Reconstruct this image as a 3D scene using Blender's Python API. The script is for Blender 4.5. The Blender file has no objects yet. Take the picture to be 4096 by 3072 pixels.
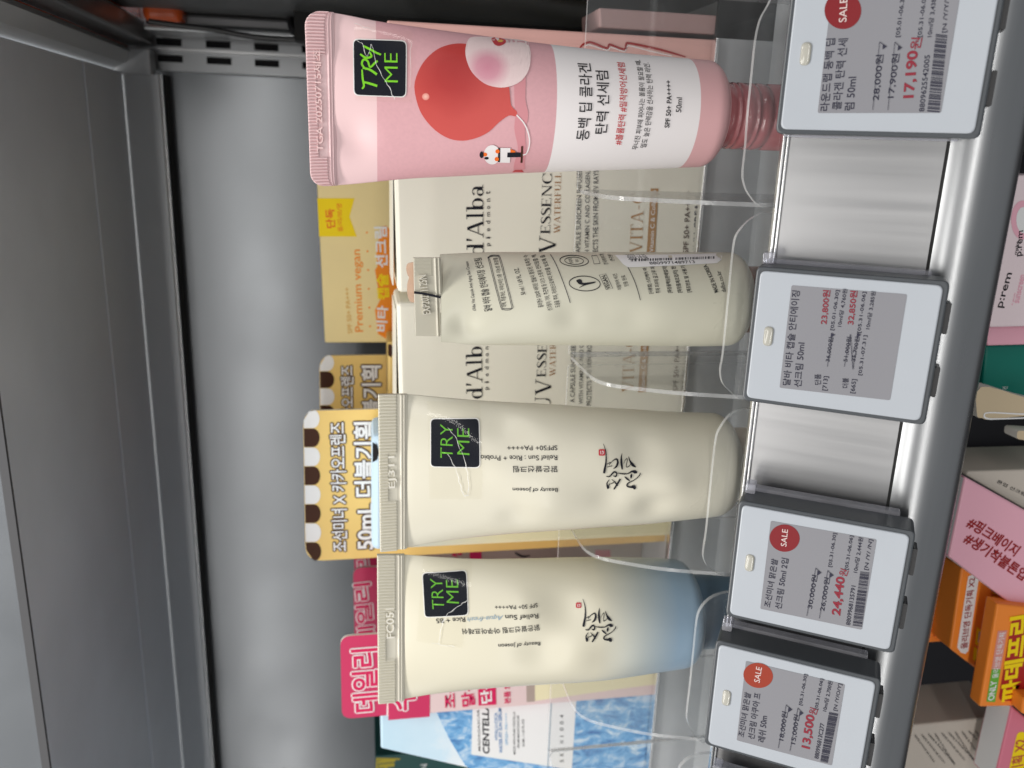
# Cosmetics shelf close-up: tester tubes in clear stands in front of cartons, price tags on an aluminium rail.
import bpy, bmesh, math, random
import numpy as np
from mathutils import Vector, Matrix
from mathutils.geometry import tessellate_polygon
random.seed(7)
S = 0.145                                   # camera height above the riser edge, metres (all plane depths are in this unit)
F = 3350.0                                  # focal length in photo pixels (photo 4096 x 3072, camera held on its side)
scn = bpy.context.scene
# ---------------------------------------------------------------- camera
nx = np.array([-11866., -414., F]); nx /= np.linalg.norm(nx)
dn = np.array([280., (F*F-11866*280)/414, F]); dn /= np.linalg.norm(dn)
_X = -nx; _Z = -dn; _Y = np.cross(_Z, _X)
if _Y[2] < 0: _Y = -_Y
R = np.array([_X, _Y, _Z])                  # rows: world axes in camera axes (right, down, forward) of the upright view
CAM = np.array([0., 0., 1.])
cd = bpy.data.cameras.new('camera'); cam = bpy.data.objects.new('camera', cd); scn.collection.objects.link(cam)
right = R @ np.array([0., 1., 0.])          # the photo's right edge points down in the world
up = R @ np.array([1., 0., 0.]); fwd = R @ np.array([0., 0., 1.])
M = Matrix(((right[0], up[0], -fwd[0], 0), (right[1], up[1], -fwd[1], 0), (right[2], up[2], -fwd[2], S), (0, 0, 0, 1)))
cam.matrix_world = M
cd.sensor_width = 36; cd.lens = 36*F/4096; cd.clip_start = .01; cd.clip_end = 60
cd.dof.use_dof = True; cd.dof.focus_distance = 1.95*S; cd.dof.aperture_fstop = 13
scn.camera = cam
# ---------------------------------------------------------------- light
w = bpy.data.worlds.new('World'); scn.world = w; w.use_nodes = True
bg = w.node_tree.nodes['Background']; bg.inputs[0].default_value = (.93, .96, 1, 1); bg.inputs[1].default_value = .26
def area(name, loc, rot, sx, sy, power, col=(1, .97, .93)):
    l = bpy.data.lights.new(name, 'AREA'); l.shape = 'RECTANGLE'; l.size = sx*S; l.size_y = sy*S; l.energy = power; l.color = col
    o = bpy.data.objects.new(name, l); scn.collection.objects.link(o); o.location = [c*S for c in loc]; o.rotation_euler = [math.radians(r) for r in rot]
    return o
area('ceiling_lamp', (-1.6, .1, 7), (14, 0, 0), 9, 1.0, 12.5)
area('ceiling_lamp', (-6, -5, 9), (35, 0, -20), 12, 2, 8)
area('aisle_lamp', (-10, -9, 3.05), (86, 0, 0), 60, .6, 29)
scn.view_settings.view_transform = 'Standard'; scn.view_settings.look = 'None'
scn.view_settings.exposure = 0; scn.view_settings.gamma = 1
scn.cycles.max_bounces = 10; scn.cycles.transparent_max_bounces = 24; scn.cycles.caustics_reflective = False; scn.cycles.caustics_refractive = False
# ---------------------------------------------------------------- projection helpers (photo pixel -> point on a plane at a chosen depth)
def ray(x, y): return R @ np.array([3072-y-1536, x-2048, F])
def onY(x, y, Y):
    d = ray(x, y); return CAM + d*(Y-CAM[1])/d[1]
def onZ(x, y, Z):
    d = ray(x, y); return CAM + d*(Z-CAM[2])/d[2]
# ---------------------------------------------------------------- materials
MATS = {}
def mat(name, col, rough=.5, metal=0, spec=None, sss=0, coat=0, var=0, vscale=60, bump=0, bscale=200, stretch=None, alpha=None):
    if name in MATS: return MATS[name]
    if spec is None: spec = .18 if '_ink' in name else .5
    m = bpy.data.materials.new(name); m.use_nodes = True; nt = m.node_tree; b = nt.nodes['Principled BSDF']
    b.inputs['Base Color'].default_value = (*col, 1); b.inputs['Roughness'].default_value = rough; b.inputs['Metallic'].default_value = metal
    b.inputs['Specular IOR Level'].default_value = spec
    if coat: b.inputs['Coat Weight'].default_value = coat; b.inputs['Coat Roughness'].default_value = .08
    if sss: b.inputs['Subsurface Weight'].default_value = sss; b.inputs['Subsurface Radius'].default_value = (.004, .003, .002); b.inputs['Subsurface Scale'].default_value = 1
    if var or bump:
        tc = nt.nodes.new('ShaderNodeTexCoord'); mp = nt.nodes.new('ShaderNodeMapping'); nt.links.new(tc.outputs['Object'], mp.inputs[0])
        if stretch: mp.inputs['Scale'].default_value = stretch
    if var:
        n = nt.nodes.new('ShaderNodeTexNoise'); n.inputs['Scale'].default_value = vscale; n.inputs['Detail'].default_value = 5
        nt.links.new(mp.outputs[0], n.inputs['Vector'])
        r = nt.nodes.new('ShaderNodeMapRange'); r.inputs['From Min'].default_value = .3; r.inputs['From Max'].default_value = .7
        r.inputs['To Min'].default_value = 1-var; r.inputs['To Max'].default_value = 1+var
        nt.links.new(n.outputs[0], r.inputs[0])
        hs = nt.nodes.new('ShaderNodeHueSaturation'); hs.inputs['Color'].default_value = (*col, 1)
        nt.links.new(r.outputs[0], hs.inputs['Value']); nt.links.new(hs.outputs[0], b.inputs['Base Color'])
        r2 = nt.nodes.new('ShaderNodeMapRange'); r2.inputs['To Min'].default_value = max(.03, rough-.08); r2.inputs['To Max'].default_value = rough+.08
        nt.links.new(n.outputs[0], r2.inputs[0]); nt.links.new(r2.outputs[0], b.inputs['Roughness'])
    if bump:
        n = nt.nodes.new('ShaderNodeTexNoise'); n.inputs['Scale'].default_value = bscale; n.inputs['Detail'].default_value = 6
        nt.links.new(mp.outputs[0], n.inputs['Vector'])
        bp = nt.nodes.new('ShaderNodeBump'); bp.inputs['Strength'].default_value = bump; bp.inputs['Distance'].default_value = .0004
        nt.links.new(n.outputs[0], bp.inputs['Height']); nt.links.new(bp.outputs[0], b.inputs['Normal'])
    MATS[name] = m; return m
def ramp_mat(name, axis, stops, rough=.45, noise=0, radial=None, bump=0):
    """printed colour running along an object axis, or out from a point (radial=(x,y,z))"""
    m = bpy.data.materials.new(name); m.use_nodes = True; nt = m.node_tree; b = nt.nodes['Principled BSDF']; b.inputs['Roughness'].default_value = rough
    tc = nt.nodes.new('ShaderNodeTexCoord'); src = None
    if radial is None:
        sx = nt.nodes.new('ShaderNodeSeparateXYZ'); nt.links.new(tc.outputs['Object'], sx.inputs[0]); src = sx.outputs[axis]
    else:
        vm = nt.nodes.new('ShaderNodeVectorMath'); vm.operation = 'DISTANCE'; nt.links.new(tc.outputs['Object'], vm.inputs[0]); vm.inputs[1].default_value = radial
        src = vm.outputs['Value']
    if noise:
        n = nt.nodes.new('ShaderNodeTexNoise'); n.inputs['Scale'].default_value = 120; n.inputs['Detail'].default_value = 6; nt.links.new(tc.outputs['Object'], n.inputs['Vector'])
        ma = nt.nodes.new('ShaderNodeMath'); ma.operation = 'MULTIPLY_ADD'; nt.links.new(n.outputs[0], ma.inputs[0]); ma.inputs[1].default_value = noise; nt.links.new(src, ma.inputs[2]); src = ma.outputs[0]
    lo, hi = stops[0][0], stops[-1][0]
    mr = nt.nodes.new('ShaderNodeMapRange'); mr.inputs['From Min'].default_value = lo; mr.inputs['From Max'].default_value = hi; nt.links.new(src, mr.inputs[0])
    cr = nt.nodes.new('ShaderNodeValToRGB'); nt.links.new(mr.outputs[0], cr.inputs[0])
    while len(cr.color_ramp.elements) < len(stops): cr.color_ramp.elements.new(.5)
    for e, (p, c) in zip(cr.color_ramp.elements, stops): e.position = (p-lo)/(hi-lo)
    for e, (p, c) in zip(cr.color_ramp.elements, stops): e.position = (p-lo)/(hi-lo); e.color = (*c, 1)
    nt.links.new(cr.outputs[0], b.inputs['Base Color']); MATS[name] = m; return m
def clear_mat(name, tint=(1, 1, 1), gloss=1.0, haze=0.0, hcol=(.8, .85, .88)):
    """thin clear plastic: transparent body with a fresnel reflection and a little surface haze"""
    m = bpy.data.materials.new(name); m.use_nodes = True; nt = m.node_tree
    for n in list(nt.nodes):
        if n.type != 'OUTPUT_MATERIAL': nt.nodes.remove(n)
    out = [n for n in nt.nodes if n.type == 'OUTPUT_MATERIAL'][0]
    tr = nt.nodes.new('ShaderNodeBsdfTransparent'); tr.inputs[0].default_value = (*tint, 1)
    gl = nt.nodes.new('ShaderNodeBsdfGlossy'); gl.inputs['Roughness'].default_value = .06
    fr = nt.nodes.new('ShaderNodeLayerWeight'); fr.inputs[0].default_value = .5      # facing term works on both sides of a thin sheet
    pw = nt.nodes.new('ShaderNodeMath'); pw.operation = 'POWER'; pw.inputs[1].default_value = 4.5; nt.links.new(fr.outputs['Facing'], pw.inputs[0])
    mu = nt.nodes.new('ShaderNodeMath'); mu.operation = 'MULTIPLY_ADD'; mu.inputs[1].default_value = .8*gloss; mu.inputs[2].default_value = .035*gloss; nt.links.new(pw.outputs[0], mu.inputs[0])
    mx = nt.nodes.new('ShaderNodeMixShader'); nt.links.new(mu.outputs[0], mx.inputs[0]); nt.links.new(tr.outputs[0], mx.inputs[1]); nt.links.new(gl.outputs[0], mx.inputs[2])
    last = mx
    if haze:
        df = nt.nodes.new('ShaderNodeBsdfDiffuse'); df.inputs[0].default_value = (*hcol, 1)
        tc = nt.nodes.new('ShaderNodeTexCoord'); no = nt.nodes.new('ShaderNodeTexNoise'); no.inputs['Scale'].default_value = 90; no.inputs['Detail'].default_value = 6
        nt.links.new(tc.outputs['Object'], no.inputs['Vector'])
        mr = nt.nodes.new('ShaderNodeMapRange'); mr.inputs['To Min'].default_value = haze*.4; mr.inputs['To Max'].default_value = haze*1.6; nt.links.new(no.outputs[0], mr.inputs[0])
        m2 = nt.nodes.new('ShaderNodeMixShader'); nt.links.new(mr.outputs[0], m2.inputs[0]); nt.links.new(mx.outputs[0], m2.inputs[1]); nt.links.new(df.outputs[0], m2.inputs[2]); last = m2
    nt.links.new(last.outputs[0], out.inputs[0]); MATS[name] = m; return m
# paints and plastics
mat('cream_plastic', (.66, .63, .52), .3, var=.02, vscale=30, bump=.05, bscale=500)
mat('emboss_cream', (.80, .77, .68), .35); mat('emboss_pink', (.93, .66, .65), .35); mat('emboss_grey', (.60, .57, .49), .3)
mat('crimp_cream', (.66, .63, .53), .32, bump=.05, bscale=500)
mat('pale_green_plastic', (.57, .555, .45), .3, var=.02, vscale=30)
mat('dalba_crimp', (.50, .475, .39), .3)
mat('pink_plastic', (.80, .56, .57), .45); mat('pink_crimp', (.76, .54, .55), .45, bump=.05)
mat('pink_label', (.66, .36, .39), .42, var=.03, vscale=900)
mat('pink_base', (.66, .38, .39), .4); mat('white_print', (.80, .76, .76), .42)
mat('rose_cap', (.40, .13, .14), .12, coat=.6); mat('blue_cap', (.12, .20, .29), .3); mat('cream_cap', (.62, .52, .40), .4); mat('brown_cap', (.25, .12, .06), .35)
mat('black_ink', (.012, .013, .02), .4); mat('navy_ink', (.015, .02, .04), .4); mat('grey_ink', (.05, .05, .055), .5); mat('dark_grey_ink', (.02, .02, .024), .5)
mat('brown_ink', (.33, .15, .04), .45); mat('light_brown_ink', (.42, .23, .09), .45); mat('dark_brown_ink', (.055, .02, .01), .5)
mat('red_ink', (.50, .05, .06), .45); mat('white_ink', (.86, .86, .86), .45); mat('lime_ink', (.20, .62, .02), .35); mat('green_ink', (.12, .42, .03), .35)
mat('orange_ink', (.92, .28, .02), .5); mat('orange_red_ink', (.85, .16, .02), .5); mat('yellow_ink', (.95, .70, .01), .5); mat('faint_orange_ink', (.72, .42, .10), .5)
mat('blue_grey_ink', (.30, .40, .48), .45); mat('blue_ink', (.06, .22, .50), .5); mat('light_blue_ink', (.20, .45, .70), .5)
mat('sticker_black', (.005, .007, .014), .3, spec=.08); mat('paper_white', (.78, .78, .78), .5)
mat('magenta_ink', (.66, .02, .11), .4); mat('magenta_card', (.60, .02, .11), .4, var=.02); mat('pale_pink_card', (.78, .60, .60), .45); mat('taupe_card', (.42, .33, .29), .5)
mat('carton_white', (.80, .775, .67), .38, var=.015, vscale=40); mat('gold_card', (.86, .60, .19), .45, var=.02); mat('yellow_card', (.86, .70, .34), .5, var=.02)
mat('card_edge', (.75, .72, .66), .6); mat('pale_yellow_card', (.84, .76, .50), .5)
mat('rose_kraft', (.70, .40, .36), .55, var=.05, vscale=500, stretch=(1, 1, .08), bump=.1); mat('dark_red_ink', (.33, .02, .02), .4)
mat('dark_green_card', (.004, .07, .065), .4); mat('green_card', (.0, .20, .15), .45); mat('mustard_ink', (.45, .36, .04), .5)
mat('orange_card', (.95, .27, .03), .45); mat('red_panel', (.42, .01, .008), .45); mat('pink_card', (.88, .46, .56), .45); mat('pale_pink_2', (.88, .74, .77), .45); mat('deep_pink_card', (.72, .20, .28), .45)
mat('dim_rose_card', (.34, .22, .21), .6); mat('beige_card', (.60, .54, .47), .55); mat('kraft_card', (.62, .50, .33), .6); mat('green_label', (.14, .45, .04), .5); mat('mauve_label', (.72, .30, .25), .5)
# metals and shop fittings
mat('panel_grey', (.185, .197, .21), .22, metal=.4, var=.03, vscale=12, bump=.02, bscale=900)
mat('shelf_grey', (.74, .78, .84), .42, metal=.2, var=.06, vscale=14)
mat('flange_grey', (.50, .52, .54), .38, metal=.3, var=.03, vscale=20)
mat('riser_grey', (.50, .515, .53), .34, metal=.2, var=.04, vscale=60, stretch=(1, 1, .1), bump=.03)
mat('aluminium', (.46, .46, .465), .32, metal=.95, var=.015, vscale=300, stretch=(1, .02, .02))
mat('aluminium_roll', (.40, .41, .42), .30, metal=.95, var=.02, vscale=300, stretch=(.05, 1, 1))
mat('bright_edge', (.9, .9, .9), .18, metal=1); mat('steel_post', (.30, .31, .32), .33, metal=.6, var=.04); mat('dark_slot', (.004, .004, .006), .8)
mat('bay_dark', (.09, .095, .098), .5); mat('black_gap', (.004, .004, .004), .7); mat('channel_grey', (.14, .14, .145), .28, metal=.5); mat('orange_paint', (.62, .10, .02), .2, coat=.5)
mat('rubber_black', (.03, .03, .032), .4); mat('lower_dark', (.012, .012, .016), .5); mat('lower_grey', (.05, .05, .055), .5)
mat('tag_case', (.055, .062, .07), .35); mat('tag_white', (.40, .43, .47), .35, var=.01); mat('tag_screen', (.23, .23, .25), .25); mat('tag_led', (.42, .41, .36), .1, coat=.6)
mat('tag_ink', (.035, .035, .055), .3); mat('tag_red', (.22, .015, .03), .3); mat('sale_red', (.19, .01, .014), .3); mat('sale_orange', (.28, .035, .015), .3); mat('sale_pale', (.62, .50, .48), .3)
clear_mat('acrylic', (.985, .988, .988), 1.0, .03); clear_mat('acrylic_edge', (.90, .91, .92), 1.0, .26, (.85, .86, .86)); clear_mat('tape_film', (.992, .988, .975), .35, .008, (.9, .88, .8))
clear_mat('crease_white', (.9, .9, .9), 1, .75, (.9, .9, .88)); clear_mat('clear_clip', (.85, .86, .9), 1.0, .22, (.7, .7, .75)); clear_mat('peach_film', (.95, .8, .7), 1, .6, (.75, .55, .42)); clear_mat('tube_of_cap', (.80, .45, .45), 1.0, .25, (.6, .25, .26))
# ---------------------------------------------------------------- mesh builder
class MB:
    def __init__(s): s.v = []; s.f = []; s.m = []; s.names = []; s.sm = []
    def mi(s, n):
        if n not in s.names: s.names.append(n)
        return s.names.index(n)
    def add(s, verts, faces, m, smooth=False):
        o = len(s.v); s.v += [tuple(float(c) for c in p) for p in verts]; k = s.mi(m)
        for f in faces: s.f.append([i+o for i in f]); s.m.append(k); s.sm.append(smooth)
    def build(s, name, parent=None, **tags):
        me = bpy.data.meshes.new(name); off = parent['_o'] if parent is not None and '_o' in parent else (0, 0, 0)
        me.from_pydata([((p[0]-off[0])*S, (p[1]-off[1])*S, (p[2]-off[2])*S) for p in s.v], [], s.f)
        for n in s.names: me.materials.append(MATS[n])
        me.polygons.foreach_set('material_index', s.m); me.polygons.foreach_set('use_smooth', s.sm); me.update()
        o = bpy.data.objects.new(name, me); scn.collection.objects.link(o)
        if parent is not None:
            while parent.type == 'MESH' and parent.parent and False: pass
            o.parent = parent
            if parent.type == 'MESH': pass
            o['_o'] = off
        for k, v in tags.items(): o[k] = v
        return o
def thing(name, label, cat, loc, group=None):
    o = bpy.data.objects.new(name, None); scn.collection.objects.link(o); o.empty_display_size = .01
    o.location = [float(c)*S for c in loc]; o['_o'] = tuple(float(c) for c in loc); o['label'] = label; o['category'] = cat
    if group: o['group'] = group
    return o
def struct(mb, name): o = mb.build(name); o['kind'] = 'structure'; return o
def box_v(x0, x1, y0, y1, z0, z1): return [(x, y, z) for x in (x0, x1) for y in (y0, y1) for z in (z0, z1)]
BF = [(0, 1, 3, 2), (4, 6, 7, 5), (0, 4, 5, 1), (2, 3, 7, 6), (0, 2, 6, 4), (1, 5, 7, 3)]
def addbox(mb, x0, x1, y0, y1, z0, z1, m, bevel=0, segs=2):
    addhull(mb, box_v(x0, x1, y0, y1, z0, z1), BF, m, bevel, segs)
def addhull(mb, verts, faces, m, bevel=0, segs=2, smooth=None, side_m=None, nfront=None):
    if not bevel: mb.add(verts, faces, m); return
    b = bmesh.new(); vs = [b.verts.new([float(q) for q in p]) for p in verts]; fs = [b.faces.new([vs[i] for i in f]) for f in faces]
    if side_m is not None:
        for i, f in enumerate(fs): f.material_index = 0 if i in nfront else 1
    bmesh.ops.recalc_face_normals(b, faces=b.faces)
    bmesh.ops.bevel(b, geom=list(b.edges), offset=bevel, segments=segs, profile=.5, affect='EDGES')
    b.verts.index_update()
    vv = [tuple(v.co) for v in b.verts]
    f0 = [[v.index for v in f.verts] for f in b.faces if f.material_index == 0]; f1 = [[v.index for v in f.verts] for f in b.faces if f.material_index == 1]
    o = len(mb.v); mb.add(vv, f0, m, smooth=False)
    if f1:
        k = mb.mi(side_m)
        for f in f1: mb.f.append([i+o for i in f]); mb.m.append(k); mb.sm.append(False)
    b.free()
# ---------------------------------------------------------------- surfaces that take print
class Surf:
    """plane through p0 with axes ax, ay; f(a,b) lifts the skin towards the camera along n"""
    def __init__(s, p0, ax=(1, 0, 0), ay=(0, 0, 1), f=None, maxlen=None):
        s.p0 = np.array(p0, float); s.ax = np.array(ax, float); s.ay = np.array(ay, float); s.ax /= np.linalg.norm(s.ax); s.ay /= np.linalg.norm(s.ay)
        s.n = np.cross(s.ax, s.ay); s.n = s.n if s.n[1] < 0 else -s.n; s.f = f; s.maxlen = maxlen
    def ab(s, x, y):
        d = ray(x, y); off = 0.
        for _ in range(1 if s.f is None else 6):
            q0 = s.p0 + s.n*off; t = ((q0-CAM) @ s.n)/(d @ s.n); q = CAM+d*t-s.p0; a, b = q @ s.ax, q @ s.ay
            if s.f is not None: off = .5*off+.5*s.f(a, b) if _ else s.f(a, b)
        return np.array([a, b])
    def w(s, a, b, lift=0.):
        return s.p0+s.ax*a+s.ay*b+s.n*((s.f(a, b) if s.f else 0)+lift)
LIFT0 = .0006; LSTEP = .00035
def subdiv(V, T, L):
    V = [tuple(v) for v in V]
    for _ in range(6):
        mid = {}; out = []; any_ = False
        def m(i, j):
            k = (min(i, j), max(i, j))
            if k in mid: return mid[k]
            if math.hypot(V[i][0]-V[j][0], V[i][1]-V[j][1]) <= L: mid[k] = None
            else: V.append(tuple((V[i][q]+V[j][q])/2 for q in range(len(V[i])))); mid[k] = len(V)-1
            return mid[k]
        for a, b, c in T:
            x, y, z = m(a, b), m(b, c), m(c, a); n = sum(q is not None for q in (x, y, z))
            if n == 0: out.append((a, b, c)); continue
            any_ = True
            if n == 3: out += [(a, x, z), (x, b, y), (z, y, c), (x, y, z)]
            elif n == 2:
                if x is None: a, b, c, x, y, z = c, a, b, z, x, y        # make the unsplit edge b-c
                elif z is None: a, b, c, x, y, z = b, c, a, y, z, x
                out += [(a, x, z), (x, b, c), (x, c, z)] if y is None else []
            else:
                if y is not None: a, b, c, x, y, z = b, c, a, y, z, x
                elif z is not None: a, b, c, x, y, z = c, a, b, z, x, y
                out += [(a, x, c), (x, b, c)]
        T = out
        if not any_: break
    return V, T
def emit(mb, sf, V2, T, m, lay, zz=None):
    if sf.maxlen:
        V3 = [(v[0], v[1], (zz[i] if zz else 0)) for i, v in enumerate(V2)]; V3, T = subdiv(V3, T, sf.maxlen)
    else: V3 = [(v[0], v[1], (zz[i] if zz else 0)) for i, v in enumerate(V2)]
    mb.add([sf.w(v[0], v[1], LIFT0+lay*LSTEP+v[2]) for v in V3], T, m, smooth=sf.maxlen is not None)
def poly_ab(mb, sf, pts, m, lay=1):
    t = tessellate_polygon([[Vector((p[0], p[1], 0)) for p in pts]])
    emit(mb, sf, pts, [tuple(q) for q in t], m, lay)
def poly(mb, sf, px, m, lay=1, smooth=0, rnd=0):
    pts = [tuple(sf.ab(*p)) for p in px]
    if smooth: pts = catmull(pts, smooth, True)
    if rnd: pts = rounded(pts, rnd)
    poly_ab(mb, sf, pts, m, lay)
def catmull(P, n, closed=False):
    P = [np.array(p, float) for p in P]; out = []; N = len(P)
    for i in range(N if closed else N-1):
        g = (lambda k: P[k % N]) if closed else (lambda k: P[max(0, min(N-1, k))])
        p0, p1, p2, p3 = g(i-1), g(i), g(i+1), g(i+2)
        for k in range(n):
            t = k/n; out.append(.5*((2*p1)+(-p0+p2)*t+(2*p0-5*p1+4*p2-p3)*t*t+(-p0+3*p1-3*p2+p3)*t**3))
    if not closed: out.append(P[-1])
    return out
def rounded(P, r, n=5):
    P = [np.array(p, float) for p in P]; out = []; N = len(P)
    for i in range(N):
        p, a, b = P[i], P[i-1], P[(i+1) % N]; u = (a-p)/np.linalg.norm(a-p); v = (b-p)/np.linalg.norm(b-p)
        rr = min(r, .49*np.linalg.norm(a-p), .49*np.linalg.norm(b-p)); s, e = p+u*rr, p+v*rr
        for k in range(n+1): t = k/n; out.append((1-t)**2*s+2*t*(1-t)*p+t*t*e)
    return out
def ell(cx, cy, rx, ry, rot=0, n=36):
    c, s = math.cos(rot), math.sin(rot)
    return [(cx+rx*math.cos(t)*c-ry*math.sin(t)*s, cy+rx*math.cos(t)*s+ry*math.sin(t)*c) for t in [2*math.pi*k/n for k in range(n)]]
def brush(mb, sf, pts, m, lay=2, n=6, closed=False, px=True):
    """pts: (x, y, width) in photo pixels (or plane units), a tapering pen stroke"""
    if px:
        q = []
        for x, y, wd in pts:
            a = sf.ab(x, y); b = sf.ab(x+8, y); sc = np.linalg.norm(b-a)/8; q.append((a[0], a[1], wd*sc))
    else: q = pts
    C = catmull(q, n, closed) if n > 1 else [np.array(c, float) for c in q]
    if closed: C.append(C[0])
    V = []; T = []
    for i, c in enumerate(C):
        if closed: d = C[(i+1) % (len(C)-1)]-C[i-1 if i else -2]
        else: d = C[min(i+1, len(C)-1)]-C[max(i-1, 0)]
        d = d[:2]/(np.linalg.norm(d[:2])+1e-12); nn = np.array([-d[1], d[0]])*max(c[2], 0)/2
        V += [c[:2]+nn, c[:2]-nn]
        if i: k = 2*i; T += [(k-2, k-1, k+1), (k-2, k+1, k)]
    emit(mb, sf, V, T, m, lay)
_fc = {}
def glyphs(body, off=0., ext=0., shear=0.):
    k = (body, off, ext, shear)
    if k in _fc: return _fc[k]
    c = bpy.data.curves.new('t', 'FONT'); c.body = body; c.offset = off; c.extrude = ext; c.shear = shear; c.resolution_u = 3
    o = bpy.data.objects.new('t', c); scn.collection.objects.link(o)
    dg = bpy.context.evaluated_depsgraph_get(); me = bpy.data.meshes.new_from_object(o.evaluated_get(dg))
    b = bmesh.new(); b.from_mesh(me); bmesh.ops.triangulate(b, faces=b.faces); b.verts.index_update()
    V = [tuple(v.co) for v in b.verts]; T = [tuple(v.index for v in f.verts) for f in b.faces]; b.free()
    bpy.data.objects.remove(o); bpy.data.curves.remove(c); bpy.data.meshes.remove(me)
    xs = [v[0] for v in V]; ys = [v[1] for v in V]; _fc[k] = (V, T, min(xs), max(xs), min(ys), max(ys)); return _fc[k]
def text(mb, sf, body, p0, p1, h, m, lay=2, off=0., ext=0., shear=0., outline=None, grow=.05, bold=None):
    """ink box of the words runs from p0 to p1 (photo pixels, lower corners) and is h pixels tall"""
    off = bold*.8 if bold else (.005 if off == 0 and not ext else off)
    V, T, x0, x1, y0, y1 = glyphs(body, 0, 0, shear)
    a0 = sf.ab(*p0); a1 = sf.ab(*p1); u = a1-a0; L = np.linalg.norm(u); u /= L; v = np.array([-u[1], u[0]])
    d = np.array([p1[0]-p0[0], p1[1]-p0[1]], float); Lp = np.linalg.norm(d); d /= Lp
    upx = (p0[0]+d[1]*h, p0[1]-d[0]*h); H = np.linalg.norm(sf.ab(*upx)-a0)
    sx = L/(x1-x0); sy = H/(y1-y0)
    def put(off, mm, ly):
        V, T, *_ = glyphs(body, off, ext, shear)
        V2 = [a0+u*(q[0]-x0)*sx+v*(q[1]-y0)*sy for q in V]
        emit(mb, sf, V2, T, mm, ly, [q[2] for q in V] if ext else None)
    if outline:
        V, T, *_ = glyphs(body, 0, 0, shear); gr = grow*.5*(sx+sy)*.62
        for k in range(10):
            c_, s_ = math.cos(k*math.pi/5)*gr, math.sin(k*math.pi/5)*gr
            emit(mb, sf, [a0+u*((q[0]-x0)*sx+c_)+v*((q[1]-y0)*sy+s_) for q in V], T, outline, lay+k*.12)
        put(off, m, lay+2)
    else: put(off, m, lay)
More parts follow.
